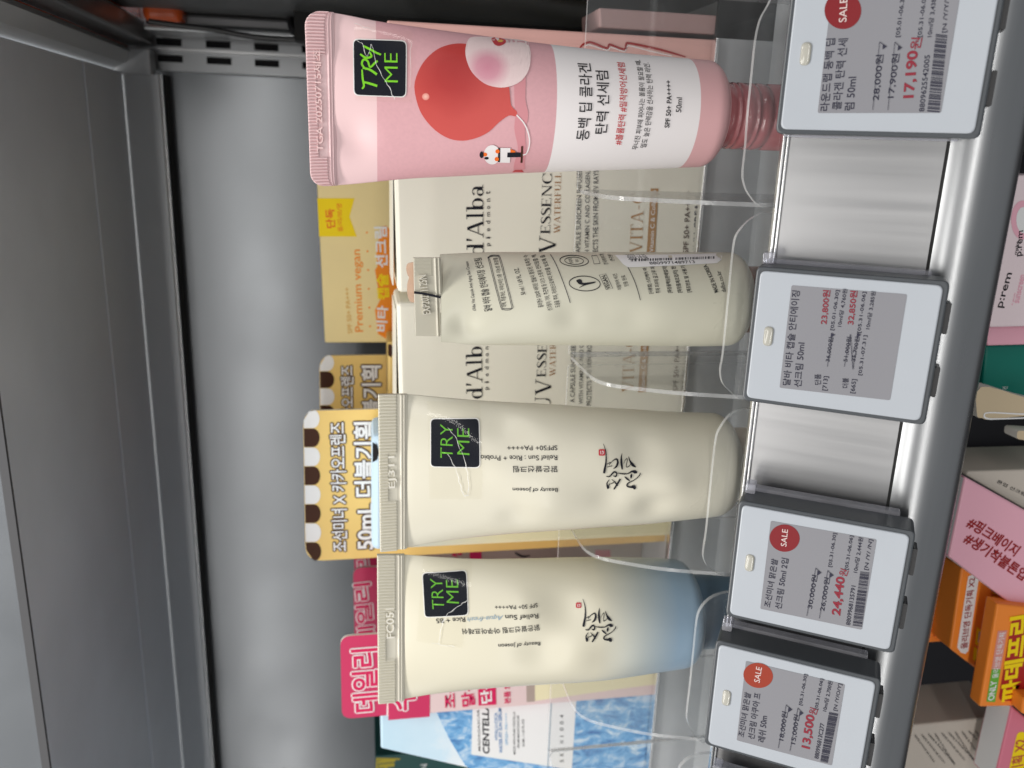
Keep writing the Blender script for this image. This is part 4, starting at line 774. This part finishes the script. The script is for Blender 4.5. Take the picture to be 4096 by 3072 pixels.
TJ = Tube(2.02, [(1628, 1576), (1780, 1590), (1909, 1601), (2250, 1621), (2295, 1627), (2488, 1641), (2680, 1655), (2874, 1661)], [(1628, 2190), (1710, 2174), (1800, 2160), (2000, 2137), (2250, 2111), (2391, 2094), (2560, 2079), (2700, 2063), (2826, 2049), (2900, 2038)], (1628, 1880), (3000, 1880), rr=.045,
          dents=[(2040, 1720, 75, .016), (2180, 2000, 90, -.010), (2080, 2080, 60, .010), (2560, 1790, 70, .014), (2660, 1900, 80, -.010), (2600, 2010, 60, .014), (2420, 1980, 60, .008), (2450, 1740, 80, -.008), (2030, 1900, 70, -.006)])
t = thing('sunscreen_tube', 'dented all-cream tube with its lettering sideways, between the pale green tube and the blue-bottomed tube', 'tube', (float(TJ.dims(TJ.zb)[0]), 2.02, FL))
mb = TJ.body(lambda z: 'cream_plastic', '', t); sf = TJ.sf
text(mb, sf, 'Beauty of Joseon', (2230, 1946), (2050, 1946), 21, 'black_ink'); text(mb, sf, '맑은쌀선크림', (2228, 1864), (2052, 1864), 25, 'dark_grey_ink', bold=.01); text(mb, sf, 'Relief Sun : Rice + Probio', (2228, 1820), (1921, 1820), 20, 'dark_grey_ink'); text(mb, sf, 'SPF50+ PA++++', (2228, 1781), (2027, 1781), 19, 'dark_grey_ink')
def TJm(p): return (2412+(p[0]-2330)*148/132, 1775+(p[1]-2395)*183/173)
callig(mb, sf, TJm); seal(mb, sf, 2407, 1809, 13)
mb.build('tube_body', t); TJ.cap(t, .10, FL+.002, 'cream_cap')
crimp(t, 2.02, (1512, 1577), (1520, 2200), (1628, 1576), (1628, 2190), 'crimp_cream', xr=.64, ridges=50, panel=(.33, .64, .34, .66), words=('EJ311', (1588, 1949), (1586, 1822), 33))
sticker(t, sf, [(1720, 1672), (1917, 1670), (1921, 1872), (1720, 1868)], False, [('TRY', (1811, 1834), (1810, 1694), 50), ('ME', (1878, 1820), (1877, 1711), 50)])
z6 = conv(1150, 1200, 1.58)
tape(t, sf, [(1708, 1602), (1918, 1604), (1926, 1994), (1716, 1994)], [[(*z6((1010, 800)), 1), (*z6((1060, 860)), 3), (*z6((1100, 960)), 3), (*z6((1130, 1060)), 4), (*z6((1148, 1160)), 4), (*z6((1140, 1230)), 5), (*z6((1115, 1235)), 4), (*z6((1085, 1150)), 3), (*z6((1060, 1050)), 4), (*z6((1010, 970)), 2)]])
# ---- cream tube with blue bottom FC051
TB = Tube(2.02, [(1618, 2218), (1750, 2227), (1889, 2236), (2200, 2243), (2400, 2248), (2676, 2256), (2740, 2262)], [(1618, 2796), (1717, 2778), (1850, 2762), (1983, 2744), (2150, 2720), (2400, 2686), (2634, 2647), (2740, 2630)], (1618, 2510), (2842, 2480), rr=.035,
          dents=[(2260, 2420, 80, .015), (2400, 2330, 60, -.008), (2170, 2600, 80, .010), (2420, 2600, 80, .010), (2100, 2420, 60, -.006), (2600, 2430, 90, -.006)])
t = thing('sunscreen_tube', 'cream tube fading to pale blue near its blue-grey cap, lowest of the four tubes', 'tube', (float(TB.dims(TB.zb)[0]), 2.02, FL))
za_, zb_ = float(TB.sf.ab(2400, 2450)[1]), float(TB.sf.ab(2720, 2450)[1])
ramp_mat('cream_to_blue', 2, [((zb_-FL)*S, (.27, .38, .49)), (((za_*.45+zb_*.55)-FL)*S, (.42, .46, .45)), ((za_-FL)*S, (.68, .645, .515))], .3)
mb = TB.body(lambda z: 'cream_to_blue', '', t); sf = TB.sf
text(mb, sf, 'Beauty of Joseon', (2160, 2562), (1992, 2570), 19, 'black_ink'); text(mb, sf, '맑은쌀선크림 아쿠아프레쉬', (2155, 2497), (1848, 2514), 24, 'dark_grey_ink', bold=.01); text(mb, sf, 'Relief Sun', (2152, 2453), (2020, 2459), 20, 'dark_grey_ink')
text(mb, sf, 'Aqua-fresh', (2011, 2455), (1866, 2464), 24, 'blue_grey_ink', shear=.4); text(mb, sf, 'Rice + B5', (1858, 2468), (1743, 2474), 19, 'dark_grey_ink'); text(mb, sf, 'SPF 50+ PA++++', (2149, 2411), (1978, 2420), 17, 'dark_grey_ink')
callig(mb, sf, lambda p: p); seal(mb, sf, 2314, 2420, 11)
mb.build('tube_body', t); TB.cap(t, .105, FL+.002, 'blue_cap')
crimp(t, 2.02, (1508, 2219), (1512, 2806), (1618, 2218), (1618, 2797), 'crimp_cream', xr=.66, ridges=50, panel=(.30, .64, .32, .68), words=('FC051', (1578, 2548), (1575, 2428), 31))
sticker(t, sf, [(1687, 2289), (1866, 2277), (1874, 2461), (1697, 2470)], False, [('TRY', (1778, 2437), (1768, 2309), 48), ('ME', (1836, 2413), (1832, 2316), 50)])
tape(t, sf, [(1692, 2226), (1887, 2240), (1848, 2590), (1664, 2562)], [[(*z8((1020, 445)), 3), (*z8((960, 490)), 3), (*z8((880, 545)), 4), (*z8((845, 600)), 4), (*z8((832, 680)), 4), (*z8((820, 755)), 3)], [(*z8((760, 752)), 2), (*z8((830, 765)), 3), (*z8((930, 780)), 2)]])
# ================================================================ CLEAR STANDS
lips = [[(3110, -60), (3075, 20), (3045, 75), (3025, 160), (3010, 300), (2995, 450), (2985, 580), (2974, 690), (2978, 730), (2992, 768), (3025, 812), (3060, 830)],
        [(3050, 850), (3000, 880), (2962, 920), (2942, 960), (2930, 1050), (2918, 1180), (2906, 1303), (2894, 1420), (2884, 1480), (2888, 1520), (2905, 1550), (2960, 1600)],
        [(2985, 1637), (2950, 1645), (2915, 1668), (2885, 1710), (2868, 1750), (2855, 1850), (2842, 1980), (2828, 2120), (2815, 2210), (2818, 2240), (2838, 2275), (2898, 2308)],
        [(2908, 2372), (2870, 2382), (2835, 2402), (2806, 2435), (2790, 2480), (2778, 2590), (2764, 2730), (2750, 2850), (2752, 2890), (2768, 2925), (2790, 2955), (2812, 2972)],
        [(2800, 3020), (2760, 3035), (2735, 3055), (2715, 3090), (2700, 3200), (2690, 3300), (2690, 3350), (2710, 3400)]]
names = ['clear acrylic stand holding the tall pink tube', 'clear acrylic stand holding the pale green tube', 'clear acrylic stand holding the all-cream tube', 'clear acrylic stand holding the blue-bottomed tube', 'clear acrylic stand at the bottom edge of the photo, mostly out of view']
lefts = [-.117, -.564, -1.036, -1.50, None]
prof = [(1.845, FL+.01), (1.845, .08), (1.885, .22), (1.93, .32), (1.97, .385), (2.02, .412), (2.10, .418), (2.26, .418), (2.285, .40), (2.285, FL+.01)]
prof = [prof[0]]+[tuple(p) for p in catmull(prof[1:8], 5)]+prof[8:]
def yz_slab(mb, X, pts, th, m, edge):
    n = len(pts); a = [(X, y, z) for y, z in pts]; b = [(X+th, y, z) for y, z in pts]; t_ = [tuple(q) for q in tessellate_polygon([[Vector((p[0], p[1], 0)) for p in pts]])]
    mb.add(a, t_, m); mb.add(b, [tuple(reversed(q)) for q in t_], m); mb.add(a+b, [(i, (i+1) % n, n+(i+1) % n, n+i) for i in range(n)], edge)
for i, (lp, nm) in enumerate(zip(lips, names)):
    sf = Surf((0, 1.84, 0)); P = catmull([sf.ab(*p) for p in lp], 3); xl = min(p[0] for p in P); xr_ = max(p[0] for p in P)
    if i == 0: xr_ = .405
    t = thing('acrylic_stand', nm, 'stand', ((xl+xr_)/2, 2.05, FL), 'clear acrylic tester stands along the rail')
    mb = MB(); pts = list(P)+[(P[-1][0], FL+.002), (P[0][0], FL+.002)]; slab(mb, sf, pts[::-1], .012, 'acrylic', 'acrylic_edge'); mb.build('front_lip', t)
    mb = MB(); yz_slab(mb, xl, prof, .010, 'acrylic', 'acrylic_edge'); mb.build('side_panel', t)
    if i != 0: mb = MB(); addbox(mb, xl+.012, xl+.016, 2.27, 2.284, FL, .41, 'acrylic_edge'); mb.build('corner_joint', t)
    else: mb = MB(); yz_slab(mb, xr_-.010, prof, .010, 'acrylic', 'acrylic_edge'); mb.build('side_panel', t)
    mb = MB(); s3 = Surf((0, 2.286, 0)); slab(mb, s3, rounded([(xl+.001, .418), (xr_-.001, .418), (xr_-.001, FL+.003), (xl+.001, FL+.003)], .012), .012, 'acrylic', 'acrylic_edge'); mb.build('back_panel', t)
    mb = MB(); addbox(mb, xl+.016, xr_-.016, 1.856, 2.284, FL+.001, FL+.0015, 'acrylic'); mb.build('base', t)
# ================================================================ PRICE TAGS
P0 = np.array([0, 1.70, .16]); TAY = np.array([0, .20, .317]); TAY /= np.linalg.norm(TAY); tsf = Surf(P0, ay=TAY); TW, TH = .305, .378
TN_ = tsf.n
g2 = conv(2900, 1000, 2.212); g3 = conv(2800, 1850, 2.458); g4 = conv(2700, 2450, 2.458); g1 = conv(3000, 0, 2.018)
sa = [tsf.ab(*p)-np.array([-.534, -.001]) for p in ((3119, 1549), (3167, 1140), (3628, 1176), (3560, 1599))]
led = tsf.ab(*g2((385, 760)))-np.array([-.534, -.001])
def tag(al, bt, label, body):
    t = thing('price_tag', label, 'price tag', P0+tsf.ax*(al+TW/2)+TAY*(bt-TH)-TN_*.05, 'electronic price tags clipped to the rail')
    def pr(a0, a1, b0, b1, l0, l1, m, rd, bev, name, parent=t):
        mb = MB(); o = rounded([(al+a0, bt-b0), (al+a1, bt-b0), (al+a1, bt-b1), (al+a0, bt-b1)], rd, 5); n = len(o); V = []; c = np.mean(o, 0)
        for q, l in ((1, l0), (1, l1-bev), (1-bev*.35/.15, l1-bev*.3), (1-bev/.15, l1)):
            V += [tuple(P0+tsf.ax*(c[0]+(p[0]-c[0])*q)+TAY*(c[1]+(p[1]-c[1])*q)+TN_*l) for p in o]
        mb.add(V, [(j*n+k, j*n+(k+1) % n, (j+1)*n+(k+1) % n, (j+1)*n+k) for j in range(3) for k in range(n)]+[tuple(range(3*n, 4*n)), tuple(range(n))[::-1]], m, False)
        return mb
    pr(0, TW, 0, TH, -.075, 0, 'tag_case', .014, .003, 'case').build('case', t)
    pr(.009, TW-.009, .009, TH-.011, -.004, .004, 'tag_white', .014, .0025, 'face').build('face_plate', t)
    s2 = Surf(P0+TN_*.0042, ay=TAY); mb = MB()
    poly_ab(mb, s2, rounded([np.array([al, bt])+q for q in sa], .004), 'tag_screen', 0)
    s3 = Surf(P0+TN_*.0045, ay=TAY); body(mb, s3); mb.build('screen', t)
    mb = MB(); c = np.array([al, bt])+led; q = rounded([(c[0]-.022, c[1]+.010), (c[0]+.022, c[1]+.010), (c[0]+.022, c[1]-.010), (c[0]-.022, c[1]-.010)], .01, 5); n = len(q)
    mb.add([tuple(P0+tsf.ax*(c[0]+(p[0]-c[0])*k)+TAY*(c[1]+(p[1]-c[1])*k)+TN_*l) for k, l in ((1, .0042), (.95, .007), (.7, .0085)) for p in q], [(j*n+k, j*n+(k+1) % n, (j+1)*n+(k+1) % n, (j+1)*n+k) for j in range(2) for k in range(n)]+[tuple(range(2*n, 3*n))], 'tag_led', True); mb.build('indicator', t)
    for a0, a1 in ((.06, .125), (.195, .26)): pr(a0, a1, TH+.0005, TH+.011, -.05, -.012, 'rubber_black', .004, .002, 'foot').build('foot', t)
    mb = pr(-.004, TW+.008, .01, TH-.03, -.10, -.076, 'clear_clip', .004, .002, 'clip'); mb.build('clip', t)
    mb = pr(TW+.001, TW+.024, .006, .03, -.085, -.05, 'clear_clip', .004, .002, 'clip'); mb.build('clip', t)
    return t
def bars(mb, s, q0, q1, q2, q3, seed):      # q0,q1 = start edge (upper,lower), q2,q3 = end edge
    r_ = random.Random(seed); x = 0; q0, q1, q2, q3 = [np.array(q) for q in (q0, q1, q2, q3)]
    while x < 1:
        w_ = r_.choice((.006, .009, .013, .018)); x2 = min(1, x+w_)
        poly(mb, s, [tuple(q0+(q2-q0)*x), tuple(q0+(q2-q0)*x2), tuple(q1+(q3-q1)*x2), tuple(q1+(q3-q1)*x)], 'tag_ink', 2); x = x2+r_.choice((.005, .007, .011, .016))
def strike(mb, s, a, b, tri=None, g=None):
    brush(mb, s, [(*a, 1.7), (*b, 1.7)], 'tag_ink', 4, n=1)
    if tri: brush(mb, s, [(*b, 2.4), (tri[0]+4, tri[1], 2.4)], 'tag_ink', 4.3, n=1); poly(mb, s, [(tri[0]-8, tri[1]+14), (tri[0]+10, tri[1]+2), (tri[0]-6, tri[1]-6)], 'tag_ink', 4.6)
def lines(mb, s, g, rows):
    for r in rows: text(mb, s, r[0], g(r[1]), g(r[2]), r[3], r[4] if len(r) > 4 else 'tag_ink', 2, bold=r[5] if len(r) > 5 else .008)
def b2(mb, s):
    lines(mb, s, g2, [('달바 비타 캡슐 안티에이징', (576, 1200), (664, 362), 31), ('선크림 50ml', (675, 1215), (708, 822), 31), ('단품', (848, 1192), (848, 1098), 25), ('[713]', (908, 1245), (922, 1120), 22), ('36,000원', (928, 990), (962, 775), 20), ('23,800원', (905, 657), (936, 357), 30, 'tag_red', .02), ('[05.01-06.30]', (968, 712), (1018, 358), 17), ('10ml당 4,760원', (1032, 680), (1085, 347), 19),
        ('더블', (1092, 1220), (1092, 1132), 25), ('[665]', (1155, 1270), (1172, 1146), 22), ('51,000원', (1085, 990), (1122, 772), 20), ('35,700원', (1155, 985), (1195, 772), 20), ('32,850원', (1142, 660), (1176, 362), 30, 'tag_red', .02), ('[05.31-06.06]', (1206, 735), (1255, 372), 17), ('[05.31-07.31]', (1215, 1110), (1263, 757), 17), ('10ml당 3,285원', (1282, 702), (1336, 367), 19)])
    strike(mb, s, g2((905, 1032)), g2((948, 760)), g2((952, 745))); strike(mb, s, g2((1055, 1032)), g2((1108, 745))); brush(mb, s, [(*g2((1108, 745)), 2.4), (*g2((1132, 1055)), 2.4)], 'tag_ink', 5, n=1); strike(mb, s, g2((1132, 1055)), g2((1176, 760)), g2((1182, 745)))
def b3(mb, s):
    poly(mb, s, [g3(p) for p in ell(832, 742, 148, 134, .1, 40)], 'sale_red', 1); text(mb, s, 'SALE', g3((850, 826)), g3((866, 658)), 23, 'sale_pale', 3)
    lines(mb, s, g3, [('조선미녀 맑은쌀', (692, 1425), (768, 955), 27), ('선크림 50ml 2입', (800, 1445), (872, 948), 28), ('30,000원', (1106, 1440), (1160, 1112), 24), ('26,000원', (1228, 1465), (1282, 1137), 24), ('24,440', (1388, 1505), (1436, 1135), 38, 'tag_red', .035), ('원', (1438, 1127), (1462, 1064), 34, 'tag_red', .01), ('[05.31-06.30]', (1300, 1030), (1350, 697), 17), ('[05.31-06.06]', (1462, 1055), (1515, 722), 17), ('10ml당 2,444원', (1550, 1086), (1607, 740), 20), ('[N /Y/ /N]', (1658, 1060), (1706, 760), 19), ('8809968135791', (1475, 1600), (1530, 1215), 17)])
    strike(mb, s, g3((1050, 1505)), g3((1138, 1035)), g3((1170, 1075))); strike(mb, s, g3((1173, 1530)), g3((1255, 1060)), g3((1290, 1100))); bars(mb, s, g3((1500, 1600)), g3((1592, 1612)), g3((1575, 1070)), g3((1665, 1082)), 5)
def b4(mb, s):
    poly(mb, s, [g4(p) for p in ell(818, 617, 146, 122, .2, 40)], 'sale_orange', 1); text(mb, s, 'SALE', g4((833, 690)), g4((856, 540)), 23, 'sale_pale', 3)
    lines(mb, s, g4, [('조선미녀 맑은쌀', (680, 1227), (748, 795), 26), ('선크림 아쿠아 프', (780, 1250), (846, 800), 28), ('레쉬 50m', (885, 1280), (912, 1022), 30), ('18,000원', (1072, 1262), (1112, 982), 24), ('15,000원', (1188, 1297), (1228, 1012), 24), ('13,500', (1335, 1342), (1384, 1020), 37, 'tag_red', .035), ('원', (1386, 1014), (1406, 955), 33, 'tag_red', .01), ('[05.31-06.30]', (1255, 915), (1308, 612), 16), ('[05.31-06.06]', (1410, 955), (1466, 656), 16), ('10ml당 2,700원', (1492, 975), (1552, 680), 19), ('[N /Y/O/Y]', (1598, 970), (1648, 705), 18), ('880996813C277', (1410, 1440), (1470, 1095), 17)])
    strike(mb, s, g4((1015, 1330)), g4((1093, 905)), g4((1130, 945))); strike(mb, s, g4((1130, 1360)), g4((1208, 935)), g4((1240, 980))); bars(mb, s, g4((1428, 1460)), g4((1502, 1476)), g4((1515, 975)), g4((1605, 992)), 8)
def b1(mb, s):
    poly(mb, s, [g1(p) for p in ell(750, 85, 148, 150, 0, 40)], 'sale_red', 1); text(mb, s, 'SALE', g1((778, 176)), g1((788, -18)), 30, 'sale_pale', 3)
    lines(mb, s, g1, [('라운드랩 동백 딥', (636, 895), (690, 310), 36), ('콜라겐 탄력 선세', (735, 885), (792, 310), 37), ('럼 50ml', (838, 890), (862, 620), 38), ('28,000원', (1045, 810), (1082, 440), 31), ('17,900원', (1165, 790), (1212, 435), 31), ('17,190', (1330, 785), (1366, 410), 45, 'tag_red', .035), ('원', (1372, 402), (1392, 305), 42, 'tag_red', .01), ('[05.01-06.30]', (1215, 300), (1262, -60), 20), ('[05.31-06.06]', (1392, 300), (1435, -60), 20), ('10ml당 3,438원', (1470, 298), (1512, -60), 22), ('8809625542005', (1405, 900), (1452, 445), 20), ('[N /Y/Y/Y]', (1592, 262), (1620, -60), 21)])
    strike(mb, s, g1((990, 888)), g1((1045, 340)), g1((1085, 372))); strike(mb, s, g1((1112, 888)), g1((1168, 340)), g1((1208, 382))); bars(mb, s, g1((1430, 900)), g1((1528, 908)), g1((1500, 275)), g1((1592, 285)), 11)
tag(.046, -.008, 'price tag reading 17,190 under the cap of the pink tube', b1)
tag(-.534, -.001, 'price tag with two prices in red, 23,800 and 32,850, and no round badge', b2)
tag(-1.080, -.020, 'price tag reading 24,440 with a dark red round sale badge', b3)
tag(-1.456, -.004, 'price tag reading 13,500 with an orange round sale badge', b4)
tag(-1.88, -.02, 'price tag at the bottom edge of the photo, only its dark corner in view', lambda mb, s: None)
# ================================================================ PRODUCTS ON THE LOWER SHELF
mb = MB(); addbox(mb, -8, 6, 3.3, 3.35, -6, -.40, 'lower_dark'); addbox(mb, -8, 6, 1.5, 3.3, -3.2, -3.1, 'lower_dark'); addbox(mb, -.70, -.66, 2.3, 3.3, -3, -.4, 'lower_grey'); addbox(mb, -1.9, -1.3, 3.22, 3.29, -3, -.4, 'lower_grey'); struct(mb, 'lower_bay')
def panel(name, label, Y, px, depth, m, side=None, dec=None, cat='carton', group=None):
    sf = Surf((0, Y, 0)); q = A(sf, *px); c = np.mean(q, 0)
    t = thing(name, label, cat, (c[0], Y, min(p[1] for p in q)), group); mb = MB(); n = len(q)
    fr = [sf.w(*p) for p in q]; bk = [p-sf.n*depth for p in fr]
    addhull(mb, fr+bk, [tuple(range(n)), tuple(range(n, 2*n))[::-1]]+[(i, (i+1) % n, n+(i+1) % n, n+i) for i in range(n)], m, .006, 2, side_m=side or m, nfront=(0,))
    if dec: dec(mb, sf)
    mb.build('carton_body', t); return t
def d_pink(mb, sf):
    poly(mb, sf, ell(4090, 880, 46, 78), 'pink_card', 1); poly(mb, sf, ell(4092, 880, 28, 52), 'white_ink', 2)
    text(mb, sf, 'make', (4066, 1018), (4074, 965), 10, 'dark_grey_ink'); text(mb, sf, 'p:rem', (4092, 1022), (4100, 920), 24, 'dark_grey_ink', bold=.01); text(mb, sf, 'p:rem', (4016, 1232), (4056, 1094), 26, 'dark_grey_ink', bold=.01)
    text(mb, sf, 'A gentle', (4052, 1222), (4064, 1172), 8, 'pink_card'); text(mb, sf, 'sunscreen', (4075, 1212), (4100, 1100), 16, 'pink_card', bold=.02)
panel('pink_white_carton', 'pale pink and white carton with a pink ring, beyond the rolled rail', 2.0, [(3960, 1310), (3935, 700), (4400, 700), (4400, 1300)], .12, 'pale_pink_2', 'pale_pink_2', d_pink)
panel('pink_carton', 'plain salmon pink carton edge between the white-pink carton and the green carton', 2.05, [(3950, 1384), (3950, 1306), (4400, 1300), (4400, 1372)], .12, 'pink_card')
def d_green(mb, sf): text(mb, sf, '커버 선', (4018, 1500), (4026, 1436), 18, 'white_ink'); text(mb, sf, 'R SUN', (4014, 1558), (4020, 1500), 12, 'white_ink')
panel('green_carton', 'teal green carton with small white lettering, beyond the rolled rail', 2.1, [(3930, 1552), (3945, 1382), (4400, 1370), (4400, 1720)], .15, 'green_card', None, lambda mb, sf: (text(mb, sf, '커버 선', (4024, 1590), (4030, 1545), 20, 'white_ink'), text(mb, sf, 'COVER SUN', (4018, 1640), (4020, 1600), 12, 'white_ink')) and None)
mb = MB(); sf = Surf((0, 1.98, 0)); slab(mb, sf, catmull(A(sf, (3925, 1548), (4100, 1590), (4300, 1640), (4300, 1655), (4100, 1664), (3960, 1678), (3930, 1672), (3908, 1658)), 4, True), .05, 'kraft_card', 'card_edge'); brush(mb, sf, [(4300, 1655, 5), (4100, 1656, 5), (3960, 1650, 5), (3936, 1660, 6), (3950, 1674, 6), (4020, 1674, 5), (4300, 1664, 5)], 'white_ink', 2)
o = mb.build('folded_card'); o['label'] = 'folded kraft card flap with a white rounded edge beside the teal green carton'; o['category'] = 'card'
mb = MB(); slab(mb, sf, rounded(A(sf, (4066, 1756), (4070, 1722), (4200, 1730), (4200, 1775)), .01), .05, 'kraft_card', 'card_edge'); o = mb.build('folded_card'); o['label'] = 'small kraft card tip alone at the right edge over a dark gap'; o['category'] = 'card'
def d_hash(mb, sf):
    text(mb, sf, '#핑크베이지', (3862, 2104), (4054, 2226), 50, 'dark_red_ink', bold=.03); text(mb, sf, '#생기착붙톤업선크림', (3850, 2166), (4190, 2392), 50, 'dark_red_ink', bold=.03)
ramp_mat('pink_fade', 0, [(.0, (.88, .58, .64)), (.014, (.88, .55, .62)), (.03, (.86, .33, .46))], .45)
panel('pink_carton', 'large pink carton with two lines of dark hashtag lettering, tilted', 1.98, [(3795, 2228), (3861, 1907), (4300, 2152), (4300, 2610)], .12, 'pink_card', 'white_ink', d_hash)
panel('beige_carton', 'plain beige carton edge touching the large pink hashtag carton', 2.02, [(3868, 1903), (3870, 1886), (4300, 1872), (4300, 2150)], .2, 'beige_card', None, lambda mb, sf: text(mb, sf, '톤업 선크림 50ml', (3985, 1930), (4150, 2010), 14, 'dark_grey_ink'))
z9 = conv(3500, 2300, 2.149)
GO = 'orange cartons with yellow lettering'
panel('orange_carton', 'orange carton nearest the rail, yellow lettering on a red band', 2.15, [z9(p) for p in ((380, 590), (655, 570), (745, -40), (560, -60))], .12, 'orange_card', None, lambda mb, sf: (poly(mb, sf, [z9(p) for p in ((500, 525), (650, 515), (735, -30), (560, -30))], 'red_panel', 1), text(mb, sf, '파데프리', z9((655, 500)), z9((728, -60)), 62, 'yellow_ink', 3, bold=.04)) and None, group=GO)
def d_or2(mb, sf):
    poly(mb, sf, [z9(p) for p in ((735, 665), (705, 620), (800, 10), (860, -10), (890, 30), (800, 650), (775, 678))], 'white_ink', 1); text(mb, sf, '올리브영 단독기획 X2', z9((790, 625)), z9((862, 20)), 26, 'dark_red_ink', 3, bold=.02)
    poly(mb, sf, [z9(p) for p in ((875, 445), (1000, 540), (970, 660), (858, 590))], 'yellow_ink', 1); poly(mb, sf, [z9(p) for p in ((850, 612), (960, 690), (945, 800), (840, 725))], 'yellow_ink', 1)
    poly(mb, sf, [z9(p) for p in ((890, 480), (985, 550), (965, 635), (880, 575))], 'beige_card', 2); text(mb, sf, '기획', z9((900, 770)), z9((935, 690)), 24, 'dark_grey_ink', 3, bold=.03); text(mb, sf, '파데프리', z9((990, 480)), z9((1075, 150)), 28, 'yellow_ink', 3, bold=.05)
panel('orange_carton', 'orange carton with a white pill-shaped label, middle of the three orange ones', 2.05, [z9(p) for p in ((645, 635), (745, -60), (900, -60), (1200, 240), (950, 870))], .1, 'orange_card', None, d_or2, group=GO)
def d_or3(mb, sf):
    poly(mb, sf, [z9(p) for p in ((955, 1085), (1055, 480), (1135, 475), (1030, 1088))], 'mauve_label', 1); poly(mb, sf, [z9(p) for p in ((955, 1087), (1000, 810), (1078, 808), (1030, 1090))], 'green_label', 2)
    text(mb, sf, 'ONLY', z9((1018, 1070)), z9((1045, 905)), 22, 'white_ink', 4, bold=.03); text(mb, sf, '올리브영 단독기획', z9((1052, 880)), z9((1118, 492)), 22, 'white_ink', 4, bold=.01)
    poly(mb, sf, [z9(p) for p in ((1058, 1080), (1175, 375), (1400, 365), (1400, 1080))], 'red_panel', 2, rnd=.02); text(mb, sf, '파데프리', z9((1228, 1062)), z9((1320, 340)), 66, 'yellow_ink', 4, bold=.05)
panel('orange_carton', 'orange carton with a green ONLY strip, nearest the lower right corner', 1.95, [z9(p) for p in ((900, 1136), (1052, 248), (1500, 300), (1500, 1120))], .05, 'orange_card', None, d_or3, group=GO)
panel('orange_carton', 'small sliver of an orange carton at the right edge beside the ONLY carton', 1.90, [z9(p) for p in ((1262, 1190), (1281, 1060), (1500, 1060), (1500, 1300))], .05, 'orange_card', None, None, group=GO)
def d_br(mb, sf):
    for i in range(13):
        x0, y0 = 330+i*58, 1375-i*4; text(mb, sf, '사용방법 및 주의사항 성분 안내 표시', z9((x0, y0)), z9((x0+170+(i % 3)*30, y0+235+(i % 4)*12)), 9, 'dark_grey_ink', 2)
panel('beige_carton', 'beige carton covered in slanting fine print near the bottom edge of the photo', 2.1, [z9(p) for p in ((150, 1900), (330, 1290), (1150, 1208), (1100, 1900))], .2, 'beige_card', None, d_br)
panel('pink_carton', 'deep pink carton with a yellow X2 label, in the lower right corner of the photo', 1.96, [z9(p) for p in ((1020, 1800), (1178, 1128), (1500, 1400), (1500, 1800))], .1, 'deep_pink_card', 'white_ink', lambda mb, sf: (poly(mb, sf, [z9(p) for p in ((1120, 1800), (1225, 1340), (1420, 1380), (1420, 1800))], 'yellow_ink', 1, rnd=.02), text(mb, sf, '기획 X2', z9((1265, 1690)), z9((1300, 1400)), 44, 'red_ink', 3, bold=.02)) and None)
for o in scn.objects:
    if '_o' in o: del o['_o']
